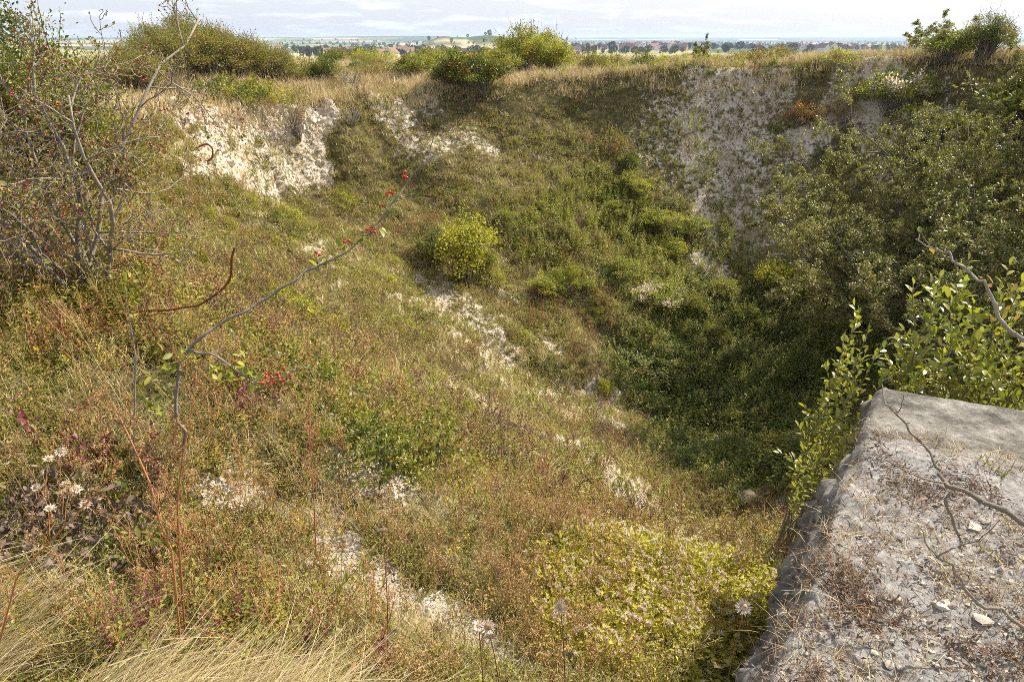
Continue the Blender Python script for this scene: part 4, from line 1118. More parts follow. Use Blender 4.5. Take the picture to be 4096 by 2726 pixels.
# climber over the broken concrete
Pl('low', hit(798, 510) + Vector((0, 0, .12)), .34, 'bright lime climber heaped on the broken rocks', 'climber', 'climber', .55, .5)
Pl('low', hit(775, 528), .30, 'yellow green climber hanging in front of the dark rocks', 'climber', 'climber', .6, 2.5)

# ------------------------------------------------------------------ the big hawthorn on the left
def hawthorn():
    rng = np.random.default_rng(77)
    base = at(92, 4.5)
    t = thing('hawthorn_tree', 'large half bare hawthorn tree full of dark red berries', 'tree', base)
    P = dict(seg=[9, 7, 6, 5, 4], jit=[.17, .22, .26, .3, .3], up=[.035, .02, .02, .02, .0], kids=[10, 7, 5], f0=[.10, .12, .1],
             ang=[(35, 70), (35, 75), (35, 80)], rat=[.58, .56, .55], rr=[.46, .46, .5], tap=.34, mats=True, rmin=.0023)
    dirs = [(-.9, .1, 1.3), (-.42, -.12, 1.5), (.02, .1, 1.7), (.30, .05, 1.5), (.46, -.1, 1.35), (-.15, .4, 1.4), (-1.2, -.1, .9), (-1.3, .3, 1.2)]
    tw, lf, br = [], MB(), MB()
    for k, d in enumerate(dirs):
        wd = MB(); tips = []
        grow(rng, wd, tips, [rng.normal(0, .06), rng.normal(0, .06), -.1], d, (1.6 if d[0] > 0 else 2.3) * rng.uniform(.9, 1.1), .0185 * rng.uniform(.7, 1.15), 0, P)
        obj('stem', wd.mesh('stem', [M['pale_bark'], M['twig']]), t)
        tw += tips
    tip_leaves(rng, lf, tw, 1.6, .028, 0, 3, .6, .008)
    low = [p for p in tw if p[-1][2] < 1.0 or p[-1][0] < -.9]
    tip_leaves(rng, lf, low, 2.5, .032, 0, 3, .6, .01)
    obj('foliage', lf.mesh('foliage', [M['olive_leaf'], M['mid_leaf'], M['orange_leaf']]), t)
    cl = [p[-1] for p in tw]; rng.shuffle(cl); C = []
    for c in cl[:400]:
        for _ in range(rng.integers(1, 4)): C.append(c + rng.normal(0, .018, 3) - [0, 0, .012])
    blobs(br, C, np.full(len(C), .0078))
    b = obj('berries', br.mesh('berries', [M['haw']]), t); b['kind'] = 'stuff'
    return t
hawthorn()
# ------------------------------------------------------------------ the concrete block
SLAB_Z = -1.70
SC0 = np.array([1.96, 3.25]); E1 = unit(np.array([-1.23, -1.84])); E2 = unit(np.array([.925, -.38]))
def slab_top(s, tt):
    x, y = SC0[0] + s * E1[0] + tt * E2[0], SC0[1] + s * E1[1] + tt * E2[1]
    soil = sst(.42, .80, s - .25 * (fbm(x / .3, y / .3, 201, 3) - .5) - .08 * tt) * sst(.0, .06, tt - .08 * (fbm(s / .2, s * 0, 203, 2) - .5))
    z = SLAB_Z + .012 * (fbm(x / .35, y / .35, 205, 3) - .5) + .010 * (fbm(x / .06, y / .06, 207, 3) - .5)
    z = z + soil * (.015 + .045 * fbm(x / .30, y / .30, 209, 3) + .03 * (fbm(x / .05, y / .05, 211, 2) - .5))
    return x, y, z, soil
def build_slab():
    s1 = np.linspace(0, 4.2, 300); t1 = np.r_[np.linspace(0, 1.6, 130), np.linspace(1.65, 3.6, 40)]
    Sg, Tg = np.meshgrid(s1, t1, indexing='ij')
    chip = .014 * (fbm(Sg / .10, Sg * 0 + 3, 221, 4) - .5) + .012 * sst(.60, .66, vn(Sg / .09, Sg * 0 + 6, 229)) + .014 * (fbm(Sg / .03, Sg * 0 + 8, 223, 2) - .5)
    chip2 = .015 * (fbm(Tg / .15, Tg * 0 + 5, 225, 3) - .5)
    wT, wS = 1 - sst(0, .1, Tg), 1 - sst(0, .1, Sg)
    x, y, z, soil = slab_top(Sg, Tg)
    x = x + E2[0] * chip * wT + E1[0] * chip2 * wS; y = y + E2[1] * chip * wT + E1[1] * chip2 * wS
    # a worn rounded arris and a raised line of mortar along it
    z = z - .022 * (1 - sst(0, .022, Tg)) - .022 * (1 - sst(0, .025, Sg)) + .010 * np.exp(-((Tg - .035) / .012) ** 2) * (1 - soil)
    ns, nt_ = Sg.shape
    V = [np.stack([x, y, z], -1).reshape(-1, 3)]; SO = [soil.ravel()]
    ii, jj = np.meshgrid(np.arange(ns - 1), np.arange(nt_ - 1), indexing='ij')
    Q = [np.stack([ii * nt_ + jj, (ii + 1) * nt_ + jj, (ii + 1) * nt_ + jj + 1, ii * nt_ + jj + 1], -1).reshape(-1, 4)]
    off = ns * nt_
    def wall(edge, nrm, along, seed, bulge):
        nonlocal off
        d1 = np.r_[0, np.geomspace(.012, 2.6, 60)]; n, m = len(edge), len(d1)
        A, Dp = np.meshgrid(along, d1, indexing='ij')
        ou = bulge(A, Dp)
        rg_ = np.random.default_rng(seed); best = np.full(A.shape, 9.9); fac = np.zeros(A.shape)      # broken faces: flat facets at their own tilt
        for _ in range(150):
            ca, cd = rg_.uniform(along[0], along[-1]), rg_.uniform(0, 2.2) ** 1.3; ga, gd, lv_ = rg_.normal(0, .16), rg_.normal(0, .12), rg_.normal(0, .013)
            q = np.hypot(A - ca, (Dp - cd) * 1.2); w_ = q < best; best = np.where(w_, q, best); fac = np.where(w_, lv_ + ga * (A - ca) + gd * (Dp - cd), fac)
        ou = ou + sst(.03, .10, Dp) * (fac + .03 * (fbm(A / .16, Dp / .16, seed, 4) - .5) + .018 * (fbm(A / .035, Dp / .035, seed + 1, 3) - .5)
                                       + .07 * np.abs(fbm(A / .3, Dp / .3, seed + 5, 3) - .5))
        P = edge[:, None, :] + np.stack([nrm[0] * ou, nrm[1] * ou, -Dp], -1)
        V.append(P.reshape(-1, 3)); SO.append(np.zeros(n * m))
        a, b = np.meshgrid(np.arange(n - 1), np.arange(m - 1), indexing='ij')
        Q.append(off + np.stack([a * m + b, a * m + b + 1, (a + 1) * m + b + 1, (a + 1) * m + b], -1).reshape(-1, 4)); off += n * m
    E = np.stack([x, y, z], -1)
    nL = np.array([-E1[1], E1[0]]); nL = nL if nL @ E2 < 0 else -nL
    def bl(A, Dp):
        b = .015 + .085 * sst(.50, .60, A) * (.7 + .6 * vn(A / .28, A * 0, 231))
        step = sst(.035, .10, Dp) * .45 + sst(.12, .40, Dp) * .55
        return b * step
    wall(E[:, 0, :], nL, s1, 241, bl)
    nB = -E1
    wall(E[0, :, :], nB, t1, 251, lambda A, Dp: .05 * sst(.05, .4, Dp))
    mb = MB(); mb.add(np.concatenate(V), q=np.concatenate(Q))
    me = mb.mesh('concrete_block', [M['concrete']])
    a = me.attributes.new('soil', 'FLOAT', 'POINT'); a.data.foreach_set('value', np.concatenate(SO))
    return tag(obj('concrete_block', me), 'weathered grey concrete block with a broken side in the right corner', 'concrete block')
build_slab()
def on_top(s, t):
    x, y, z, so = slab_top(np.asarray(s, float), np.asarray(t, float)); return np.stack([x, y, z], -1), so
def slab_px(px, py):
    d = ray(px, py); k = (SLAB_Z + .025) / d[2]; p = d[:2] * k - SC0
    m = np.array([[E1[0], E2[0]], [E1[1], E2[1]]]); s, t = np.linalg.solve(m, p)
    q, _ = on_top(s, t); return Vector(q)
# fine litter, tufts and gravel on it
n = 9000; s_, t_ = RNG.uniform(.3, 3.0, n), RNG.uniform(.02, 2.3, n)
P, so = on_top(s_, t_)
k = RNG.uniform(0, 1, n) < so * sst(.42, .6, patch(P[:, 0], P[:, 1], .28, 401)) * .20
slab_dry = [grass_tuft(410 + j, 30, .085, .0022, .035, .95, .6, ['dry_grass', 'pale_straw', 'brown_twig']) for j in range(4)]
P2 = P[k]; scatter('dry_grass', 'withered curled grass tufts on the concrete block', slab_dry, P2, eul(len(P2), .2), RNG.uniform(.5, 1.3, len(P2)), RNG.integers(0, 4, len(P2)))
k = RNG.uniform(0, 1, n) < so * .22 * sst(.38, .6, patch(P[:, 0], P[:, 1], .2, 405))
litter = []
for j in range(4):
    r_ = np.random.default_rng(430 + j); mb = MB(); q = 22
    leaves(mb, np.c_[r_.normal(0, .05, (q, 2)), r_.uniform(.001, .02, q)], np.c_[r_.normal(0, 1, (q, 2)), r_.normal(0, .35, q)], r_.normal(0, .5, (q, 3)) + [0, 0, 1], r_.uniform(.008, .028, q), .0075)
    for _ in range(6):
        pp, _d = wander(r_, [*r_.normal(0, .04, 2), .006], [r_.normal(), r_.normal(), .15], r_.uniform(.04, .1), 3, .3); tube(mb, pp, .0009, 3, 1)
    litter.append(mb.mesh('litter', [M['dead_leaf'], M['brown_twig']]))
P2 = P[k]; scatter('leaf_litter', 'dead leaves and twig bits on the concrete block', litter, P2, eul(len(P2), .15), RNG.uniform(.6, 1.3, len(P2)), RNG.integers(0, 4, len(P2)))
n2 = 15000; s2, t2 = RNG.uniform(.2, 3.0, n2), RNG.uniform(.02, 2.3, n2)
P, so = on_top(s2, t2)
k = RNG.uniform(0, 1, n2) < np.clip(so * (.2 + .8 * sst(1.1, 1.8, s2 + t2 * .35)) * sst(.35, .6, patch(P[:, 0], P[:, 1], .25, 403)), 0, 1)
P2 = P[k]; m_ = len(P2)
scatter('chalk_gravel', 'small chalk gravel strewn over the concrete block', stones, P2, RNG.uniform(0, 6.28, (m_, 3)), np.clip(RNG.lognormal(0, .5, m_), .4, 2.6) * .0058, RNG.integers(0, 7, m_))
# green sprigs on it
k = (RNG.uniform(0, 1, n) < .02)
P, so = on_top(s_, t_); P2 = P[k & (so > .7) & (t_ > .5)]
scatter('small_weeds', 'tiny green weeds rooted on the concrete block', near_herb, P2, eul(len(P2), .3), RNG.uniform(.25, .6, len(P2)), RNG.integers(0, 6, len(P2)))

# loose stones, one by one
big_stones = [rock_mesh('stone', 260 + k, M['chalk_stone'], 2) for k in range(6)]
def stone(px, py, size, label, group=None):
    p = slab_px(px, py)
    o = obj('stone', big_stones[int(RNG.integers(6))]); o.scale = (size * 1.1, size, size * .55)
    o.location = p + Vector((0, 0, size * .15)); o.rotation_euler = (RNG.uniform(-.3, .3), RNG.uniform(-.3, .3), RNG.uniform(0, 6.28))
    return tag(o, label, 'stone', group)
for px, py, sz, lb in [(853, 485, .017, 'lone white stone near the edge of the concrete block'), (972, 531, .034, 'large grey stone below the fork of the dead branch'),
                       (985, 524, .022, 'pale stone leaning on the large grey one'), (938, 610, .03, 'white angular stone in the middle of the rubble'),
                       (945, 606, .018, 'white stone next to the angular white one'), (868, 600, .021, 'white stone at the left side of the rubble on the concrete'),
                       (983, 622, .036, 'flat broad white slab of chalk low on the right'), (860, 536, .016, 'small stone among the dry curled grass'),
                       (977, 690, .03, 'stone at the bottom edge of the photo right of the middle'), (822, 621, .018, 'flat pale stone lying on the broken edge of the concrete')]:
    stone(px, py, sz, lb)
for px, py in [(885, 598), (900, 603), (912, 615), (925, 622), (893, 620), (905, 640), (950, 630), (962, 640), (930, 650), (915, 660), (948, 660), (968, 655), (990, 645), (1005, 632), (1012, 655), (995, 668),
               (880, 640), (870, 655), (890, 668), (1000, 600), (1010, 585), (990, 580), (1016, 612), (975, 590), (955, 580), (940, 590), (1005, 545), (1018, 560), (1014, 530), (960, 558), (920, 585), (1019, 640), (935, 668), (860, 668)]:
    stone(px + RNG.uniform(-3, 3), py + RNG.uniform(-3, 3), RNG.uniform(.008, .017), 'small white chalk stone among the rubble on the concrete', 'small chalk stones on the concrete block')

# dark broken lumps of concrete at the foot of the block
for px, py, sz, lb, sd in [(748, 508, (.34, .26, .24), 'dark mossy lump of broken concrete standing out over the crater', 281), (790, 512, (.34, .30, .27), 'dark broken concrete lump under the lime climber', 282)]:
    o = obj('boulder', rock_mesh('boulder', sd, M['dark_rock'], 3, .9, .9)); p = hit(px, py)
    o.location = p + Vector((0, .05, sz[2] * .35)); o.scale = sz; o.rotation_euler = (.1, .1, sd)
    tag(o, lb, 'rock')

# ------------------------------------------------------------------ willow shrubs beyond the block, every leaf of its own
def leaf_mesh(seed, mat):
    mb = MB(); big_leaves(mb, [[0, 0, 0]], [[1, 0, 0]], [[0, 0, 1]], 1.0, .46, 0, .14, .12 + .1 * (seed % 3))
    return mb.mesh('leaf', [M[mat]])
WL = [leaf_mesh(k, 'willow_leaf') for k in range(3)]
def basis(p, d, nrm, L):
    d = Vector(d).normalized(); s = Vector(nrm).cross(d)
    s = s.normalized() if s.length > 1e-4 else Vector((0, 1, 0))
    n_ = d.cross(s)
    m = Matrix((( d.x * L, s.x * L, n_.x * L, p[0]), (d.y * L, s.y * L, n_.y * L, p[1]), (d.z * L, s.z * L, n_.z * L, p[2]), (0, 0, 0, 1)))
    return m
def leafy_thing(name, label, cat, base, lines, rad, step, L, meshes, limit, seed, wood='bark', group=None, start=.3, side=0, side_len=.25, extra_mat='willow_leaf', out=.8):
    """stems along given lines (points relative to base), leaves as single objects along them"""
    rng = np.random.default_rng(seed)
    t = thing(name, label, cat, base, 0, group)
    pos = []
    wd = MB()
    def dress(pts, f0):
        seg = np.linalg.norm(np.diff(pts, axis=0), axis=1); cum = np.r_[0, np.cumsum(seg)]
        a = rng.uniform(0, 6)
        for q in np.arange(f0 * cum[-1], cum[-1], step):
            i0 = min(np.searchsorted(cum, q) - 1, len(seg) - 1); i0 = max(i0, 0)
            p = pts[i0] + (pts[i0 + 1] - pts[i0]) * ((q - cum[i0]) / seg[i0])
            tn = unit(pts[i0 + 1] - pts[i0]); a += 2.4
            u = unit(np.cross(tn, [.2, .3, 1])); v = np.cross(tn, u)
            dd = tn * .75 + (u * math.cos(a) + v * math.sin(a)) * out + rng.normal(0, .15, 3)
            pos.append((p, dd, rng.normal(0, .45, 3) + np.array([0, 0, 1]), L * rng.uniform(.65, 1.2)))
        pos.append((pts[-1], unit(pts[-1] - pts[-2]), rng.normal(0, .4, 3) + np.array([0, 0, 1]), L * .8))
    for pts in lines:
        pts = np.asarray(pts, float)
        tt = np.linspace(0, len(pts) - 1, 4 * len(pts)); i0 = np.minimum(tt.astype(int), len(pts) - 2)
        fine = pts[i0] + (pts[i0 + 1] - pts[i0]) * (tt - i0)[:, None] + np.r_[[np.zeros(3)], rng.normal(0, .006, (len(tt) - 1, 3))]
        tube(wd, fine, np.linspace(rad, rad * .25, len(fine)), 5, 0)
        dress(fine, start)
        for _ in range(side):
            k = rng.integers(int(len(fine) * max(start - .1, 0)), len(fine) - 1)
            tn = unit(fine[k + 1] - fine[k]); dd = tn * .7 + unit(rng.normal(0, 1, 3)) * .8 + np.array([0, 0, .25])
            sp_, _ = wander(rng, fine[k], dd, side_len * rng.uniform(.5, 1.2), 5, .12, .06)
            tube(wd, sp_, np.linspace(rad * .3, rad * .12, 6), 4, 0); dress(sp_, .15)
    obj('stems', wd.mesh('stems', [M[wood]]), t)
    order = np.argsort([p[1] for p, *_ in pos])                       # nearest leaves first
    rest = MB()
    for r_, k in enumerate(order):
        p, dd, nn, ln = pos[k]
        if r_ < limit:
            o = obj('leaf', meshes[int(rng.integers(len(meshes)))], t); o.matrix_local = basis(p, dd, nn, ln)
        else:
            big_leaves(rest, [p], [dd], [nn], ln, ln * .46)
    if rest.n:
        o = obj('leaves', rest.mesh('leaves', [M[extra_mat]]), t); o['kind'] = 'stuff'
    return t
def line_to(base, mids, rel):
    return [np.zeros(3)] + [np.array(m) - np.array(rel) for m in mids]
wb = Vector((3.3, 4.55, 0)); wb.z = float(terr(wb.x, wb.y))
lines = []
r_ = np.random.default_rng(5)
for px, py, Y in [(912, 283, 4.5), (938, 276, 4.6), (962, 278, 4.5), (1000, 290, 4.4), (1022, 280, 4.5), (925, 315, 4.3), (950, 330, 4.2), (985, 318, 4.3), (1010, 330, 4.2), (1045, 300, 4.3), (905, 352, 4.3),
                   (940, 365, 4.1), (975, 360, 4.1), (1005, 370, 4.0), (1035, 350, 4.1), (1060, 330, 4.4), (895, 375, 4.35), (1018, 395, 3.9)]:
    e = np.array(pt(px, py, Y)) - np.array(wb)
    m1 = e * .45 + np.array([r_.normal(0, .12), r_.normal(0, .08), .10])
    lines.append([np.array([r_.normal(0, .08), r_.normal(0, .08), -.1]), m1, e * .75 + r_.normal(0, .05, 3), e])
leafy_thing('willow_shrub', 'glossy leaved willow shrub at the right edge behind the concrete block', 'shrub', wb, lines, .010, .036, .076, WL, 300, 11, start=.40, side=11, side_len=.34)
wb = Vector((2.15, 4.35, 0)); wb.z = float(terr(wb.x, wb.y))
lines = []
for px, py, Y in [(857, 312, 4.35), (868, 330, 4.3), (845, 338, 4.4), (880, 350, 4.2), (838, 368, 4.3), (862, 360, 4.2), (885, 375, 4.2), (828, 385, 4.4), (822, 402, 4.3), (850, 390, 4.1), (870, 400, 3.95), (835, 425, 4.1), (845, 440, 4.0)]:
    e = np.array(pt(px, py, Y)) - np.array(wb)
    m1 = e * .45 + np.array([r_.normal(0, .08), r_.normal(0, .06), .06])
    lines.append([np.array([r_.normal(0, .06), r_.normal(0, .06), -.1]), m1, e * .75 + r_.normal(0, .03, 3), e])
leafy_thing('willow_shrub', 'smaller willow shrub left of the block corner with upright leafy shoots', 'shrub', wb, lines, .008, .036, .066, WL, 300, 12, start=.42, side=5, side_len=.2)
wb = Vector((1.62, 3.45, 0)); wb.z = float(terr(wb.x, wb.y))
lines = []
for px, py, Y in [(808, 440, 3.45), (812, 452, 3.4), (824, 448, 3.4), (815, 462, 3.35)]:
    e = np.array(pt(px, py, Y)) - np.array(wb)
    lines.append([np.array([0, 0, -.1]), e * .5 + np.array([.03, 0, .04]), e])
leafy_thing('willow_shrub', 'little leafy willow sprig against the broken side of the concrete', 'shrub', wb, lines, .004, .035, .04, WL, 60, 13, start=.6, side=1, side_len=.1)

# ------------------------------------------------------------------ branches, sprigs, rods
HL = [leaf_mesh(k, 'lime_herb') for k in range(2)] + [leaf_mesh(2, 'mid_leaf')]
def branch_thing(name, label, cat, paths, rads, wood, thorns=0, leaves_at=(), berries_at=(), seed=0, leaf_L=.03, berry_r=.0062, bmat='red_haw', leaf_meshes=None, tl=.022):
    rng = np.random.default_rng(seed)
    base = Vector(paths[0][0])
    t = thing(name, label, cat, base)
    b0 = np.array(base)
    for path, (ra, rb) in zip(paths, rads):
        pts = np.array([np.array(p) for p in path]) - b0
        n = len(pts); tt = np.linspace(0, n - 1, 7 * n); i0 = np.minimum(tt.astype(int), n - 2)
        f = pts[i0] + (pts[i0 + 1] - pts[i0]) * (tt - i0)[:, None]
        f[1:-1] = (f[:-2] + f[1:-1] * 6 + f[2:]) / 8
        kn = rng.normal(0, ra * .8, (len(f) // 4 + 2, 3)); kx = np.arange(len(f)) / 4.0; ki = kx.astype(int); f[1:] += (kn[ki] * (1 - (kx - ki))[:, None] + kn[ki + 1] * (kx - ki)[:, None])[1:]
        rad = np.linspace(ra, rb, len(f)) * (1 + .22 * (np.arange(len(f)) % 5 == 2) + rng.normal(0, .04, len(f)))
        mb = MB(); tube(mb, f, rad, 8, 0)
        th = int(thorns * np.linalg.norm(np.diff(f, axis=0), axis=1).sum())
        for _ in range(th):
            k = rng.integers(1, len(f) - 1); tn = unit(f[k + 1] - f[k]); d = unit(np.cross(tn, rng.normal(0, 1, 3)) + tn * .25)
            tube(mb, np.array([f[k], f[k] + d * tl * rng.uniform(.4, 1.2)]), [ra * .35 + .0006, .0004], 4, 0)
        obj('branch', mb.mesh('branch', [M[wood]]), t)
    for (p, k, spread_) in leaves_at:
        c = np.array(p) - b0
        for _ in range(k):
            q = c + rng.normal(0, spread_, 3); d = rng.normal(0, 1, 3) + [0, 0, .2]
            o = obj('leaf', (leaf_meshes or HL)[int(rng.integers(len(leaf_meshes or HL)))], t); o.matrix_local = basis(q, d, rng.normal(0, .6, 3) + np.array([0, 0, 1]), leaf_L * rng.uniform(.6, 1.2))
    if berries_at:
        bm_ = MB(); blobs(bm_, [[0, 0, 0]], [[1, 1, 1]], 2); bme = bm_.mesh('berry', [M[bmat]])
        for p in berries_at:
            o = obj('berry', bme, t); o.location = Vector(np.array(p) - b0); o.scale = (berry_r,) * 3
    return t
D4 = lambda x, y, Y: pt(x / 2.3008, y / 2.3008, Y)
trunkY = 2.55
b_base = hit(189, 462); _S = b_base.y / 2.47
D4b = D4; D4 = lambda x, y, Y: D4b(x, y, Y * _S)
main = [b_base - Vector((0, 0, .06)), D4(430, 1030, 2.48), D4(408, 970, 2.5), D4(404, 900, 2.52), D4(406, 850, 2.53), D4(432, 812, 2.54), D4(470, 770, 2.56), D4(530, 735, 2.6), D4(580, 708, 2.64), D4(635, 672, 2.68), D4(690, 640, 2.72), D4(740, 605, 2.77), D4(800, 570, 2.82), D4(850, 535, 2.87), D4(885, 500, 2.9), D4(910, 455, 2.93), D4(940, 415, 2.97), D4(985, 360, 3.02), D4(998, 315, 3.05)]
side1 = [D4(440, 805, 2.54), D4(465, 812, 2.52), D4(500, 820, 2.5), D4(540, 850, 2.46), D4(585, 880, 2.42), D4(610, 882, 2.4), D4(650, 865, 2.38), D4(692, 842, 2.36)]
side2 = [D4(970, 378, 3.0), D4(1000, 355, 2.98), D4(1015, 352, 2.96)]
side3 = [D4(905, 462, 2.93), D4(945, 456, 2.95), D4(985, 455, 2.97)]
side4 = [D4(404, 905, 2.52), D4(385, 890, 2.5), D4(360, 870, 2.5)]
bl = [D4(x, y, Y) for x, y, Y in [(932, 395, 2.96), (928, 405, 2.96), (936, 408, 2.95), (890, 444, 2.92), (897, 441, 2.92), (889, 447, 2.91), (903, 444, 2.92), (880, 472, 2.9), (845, 527, 2.86), (852, 530, 2.86), (862, 533, 2.86), (855, 522, 2.86), (792, 556, 2.8), (803, 553, 2.8), (735, 586, 2.76), (728, 580, 2.76),
                              (612, 858, 2.4), (612, 866, 2.4), (626, 868, 2.38), (638, 858, 2.38), (642, 866, 2.38), (653, 874, 2.36), (630, 877, 2.37), (615, 878, 2.39), (603, 880, 2.4), (652, 846, 2.38), (668, 862, 2.37)]]
lv = [(D4(880, 515, 2.89), 5, .02), (D4(830, 560, 2.84), 5, .022), (D4(790, 590, 2.8), 4, .02), (D4(735, 608, 2.76), 5, .02), (D4(560, 850, 2.44), 16, .03), (D4(530, 870, 2.45), 16, .03), (D4(500, 845, 2.48), 8, .03), (D4(585, 870, 2.42), 8, .025), (D4(405, 850, 2.53), 10, .028), (D4(370, 870, 2.5), 9, .03), (D4(395, 800, 2.53), 5, .03), (D4(440, 700, 2.58), 0, .03),
      (D4(330, 925, 2.45), 10, .035), (D4(360, 940, 2.45), 9, .035), (D4(470, 640, 2.6), 0, .02)]
branch_thing('hawthorn_branch', 'long grey hawthorn shoot with red berries reaching over the slope', 'sapling', [main, side1, side2, side3, side4], [(a * _S * 1.15, b * _S) for a, b in [(.0070, .0022), (.0045, .0018), (.002, .001), (.0022, .001), (.003, .001)]], 'pale_bark', 26, lv, bl, 3, .046 * _S, .0068 * _S, tl=.016)
D4 = D4b
# leafy twig standing left of it
branch_thing('leafy_twig', 'short upright leafy hawthorn twig left of the rusty rod', 'sapling', [[at(133, 2.9) - Vector((0, 0, .05)), D4(312, 850, 2.9), D4(300, 760, 2.9), D4(290, 660, 2.9)]], [(.005, .002)], 'pale_bark', 20,
             [(D4(290, 660, 2.9), 12, .022), (D4(298, 690, 2.9), 12, .022), (D4(292, 640, 2.9), 6, .02), (D4(303, 725, 2.9), 6, .02)], (), 8, tl=.015)
# rusty reinforcing rods
def rod(name, label, cat, pts, r, seed):
    pts = np.array([np.array(p) for p in pts]); n = len(pts)
    tt = np.linspace(0, n - 1, 8 * n); f = np.stack([np.interp(tt, np.arange(n), pts[:, k]) for k in range(3)], 1)
    for _ in range(6): f[1:-1] = (f[:-2] + 2 * f[1:-1] + f[2:]) / 4
    o = thing(name, label, cat, Vector(pts[0])); mb = MB(); tube(mb, f - pts[0], r, 10); obj('bar', mb.mesh('bar', [M['rust']]), o); return o
a0 = at(88, 4.1); a0.z += .03
rod('rusty_rod', 'bent rusty iron rod curving upward over the left slope', 'iron rod', [a0 + Vector((-.12, .0, -.05)), D4(240, 726, 4.03), D4(300, 717, 3.98), D4(345, 713, 3.95), D4(390, 713, 3.93), D4(425, 706, 3.9), D4(455, 703, 3.88), D4(485, 685, 3.85), D4(515, 662, 3.8), D4(530, 640, 3.78), D4(533, 615, 3.75), D4(533, 592, 3.74), D4(540, 568, 3.72)], .0065, 1)
c0 = hit(202, 158)
o_ = lambda dx, dz, dy: c0 + Vector((dx, dy, dz))
rod('rusty_loop', 'small loop of rusty iron sticking out of the white chalk face', 'iron rod', [o_(-.35, .02, .25), o_(-.15, .18, -.12), o_(.1, .32, -.35), o_(.42, .42, -.5), o_(.55, .32, -.55), o_(.50, .10, -.5), o_(.3, -.04, -.42), o_(.1, -.02, -.3)], .022, 2)
# thorny dead twigs in front of the concrete block
Zs = lambda x, y, Y: pt(x, y, Y)
branch_thing('dead_branch', 'grey thorny dead branch arching over the concrete block', 'branch',
             [[Zs(1060, 535, 1.55), Zs(1024, 521, 1.6), Zs(990, 505, 1.66), Zs(952, 490, 1.72), Zs(942, 478, 1.78), Zs(937, 468, 1.82), Zs(929, 452, 1.9), Zs(917, 438, 1.98), Zs(905, 421, 2.06), Zs(895, 412, 2.12), Zs(886, 402, 2.2), Zs(884, 386, 2.28)],
              [Zs(950, 492, 1.72), Zs(947, 505, 1.70), Zs(952, 520, 1.68), Zs(960, 540, 1.66), Zs(957, 548, 1.65)],
              [Zs(895, 412, 2.12), Zs(888, 406, 2.12), Zs(880, 405, 2.12)], [Zs(897, 414, 2.1), Zs(902, 405, 2.1), Zs(904, 394, 2.1)], [Zs(945, 482, 1.75), Zs(925, 480, 1.74), Zs(905, 470, 1.74), Zs(878, 455, 1.76), Zs(866, 448, 1.78)],
              [Zs(957, 546, 1.65), Zs(980, 540, 1.62), Zs(1000, 520, 1.6)]],
             [(.0085, .0018), (.005, .003), (.0018, .001), (.0018, .001), (.003, .001), (.002, .001)], 'bark', 34, [], (), 21, tl=.018)
branch_thing('dead_branch', 'forked dead branch reaching down across the chalk rubble', 'branch',
             [[Zs(1075, 660, 1.42), Zs(1024, 628, 1.48), Zs(1000, 612, 1.5), Zs(975, 598, 1.52), Zs(962, 582, 1.54), Zs(950, 567, 1.56), Zs(940, 558, 1.58), Zs(930, 550, 1.6), Zs(917, 530, 1.63)],
              [Zs(937, 556, 1.58), Zs(948, 550, 1.58), Zs(958, 546, 1.6), Zs(972, 536, 1.62), Zs(985, 530, 1.64)], [Zs(962, 582, 1.54), Zs(985, 585, 1.52), Zs(1010, 588, 1.5)], [Zs(972, 597, 1.52), Zs(970, 612, 1.5), Zs(968, 622, 1.5)]],
             [(.0065, .0015), (.003, .0012), (.0018, .001), (.0015, .001)], 'bark', 30, [], (), 22, tl=.018)
OL = [leaf_mesh(k, 'orange_leaf') for k in range(2)]
branch_thing('bare_branch', 'pale bare branch with a few orange leaves before the willow', 'branch',
             [[Zs(1080, 380, 2.0), Zs(1040, 352, 2.08), Zs(1012, 330, 2.14), Zs(1000, 318, 2.18), Zs(992, 296, 2.22), Zs(982, 282, 2.26), Zs(968, 270, 2.3), Zs(955, 258, 2.36), Zs(938, 250, 2.42), Zs(925, 243, 2.48), Zs(918, 235, 2.52)],
              [Zs(930, 246, 2.46), Zs(925, 238, 2.46), Zs(922, 233, 2.46)], [Zs(966, 268, 2.3), Zs(972, 258, 2.3)]],
             [(.0080, .002), (.0015, .001), (.0015, .001)], 'pale_bark', 16, [(Zs(924, 240, 2.5), 3, .015), (Zs(985, 280, 2.25), 4, .02), (Zs(1000, 300, 2.2), 5, .03), (Zs(1005, 320, 2.15), 4, .03)], (), 23, .035, leaf_meshes=OL, tl=.015)

# ------------------------------------------------------------------ thistles and other single weeds in front
def head_meshes(seed):
    rng = np.random.default_rng(seed); k = 30
    a = np.arange(k) * 6.283 / k + rng.normal(0, .08, k)
    mb = MB(); D = np.stack([np.cos(a), np.sin(a), rng.uniform(.10, .55, k)], 1)
    leaves(mb, np.stack([np.cos(a) * .006, np.sin(a) * .006, np.zeros(k)], 1), D, np.tile([0, 0, 1.], (k, 1)), rng.uniform(.013, .019, k), .0034, 0, .05)
    d = MB(); blobs(d, [[0, 0, .001]], [[.009, .009, .005]], 2)
    q = 40; leaves(d, np.c_[rng.normal(0, .004, (q, 2)), np.full(q, .003)], rng.normal(0, .5, (q, 3)) + [0, 0, 1], rng.normal(0, 1, (q, 3)), .005, .0025, 0)
    return mb.mesh('bracts', [M['bract']]), d.mesh('disc', [M['thistle_disc']])
HM = [head_meshes(500 + k) for k in range(4)]
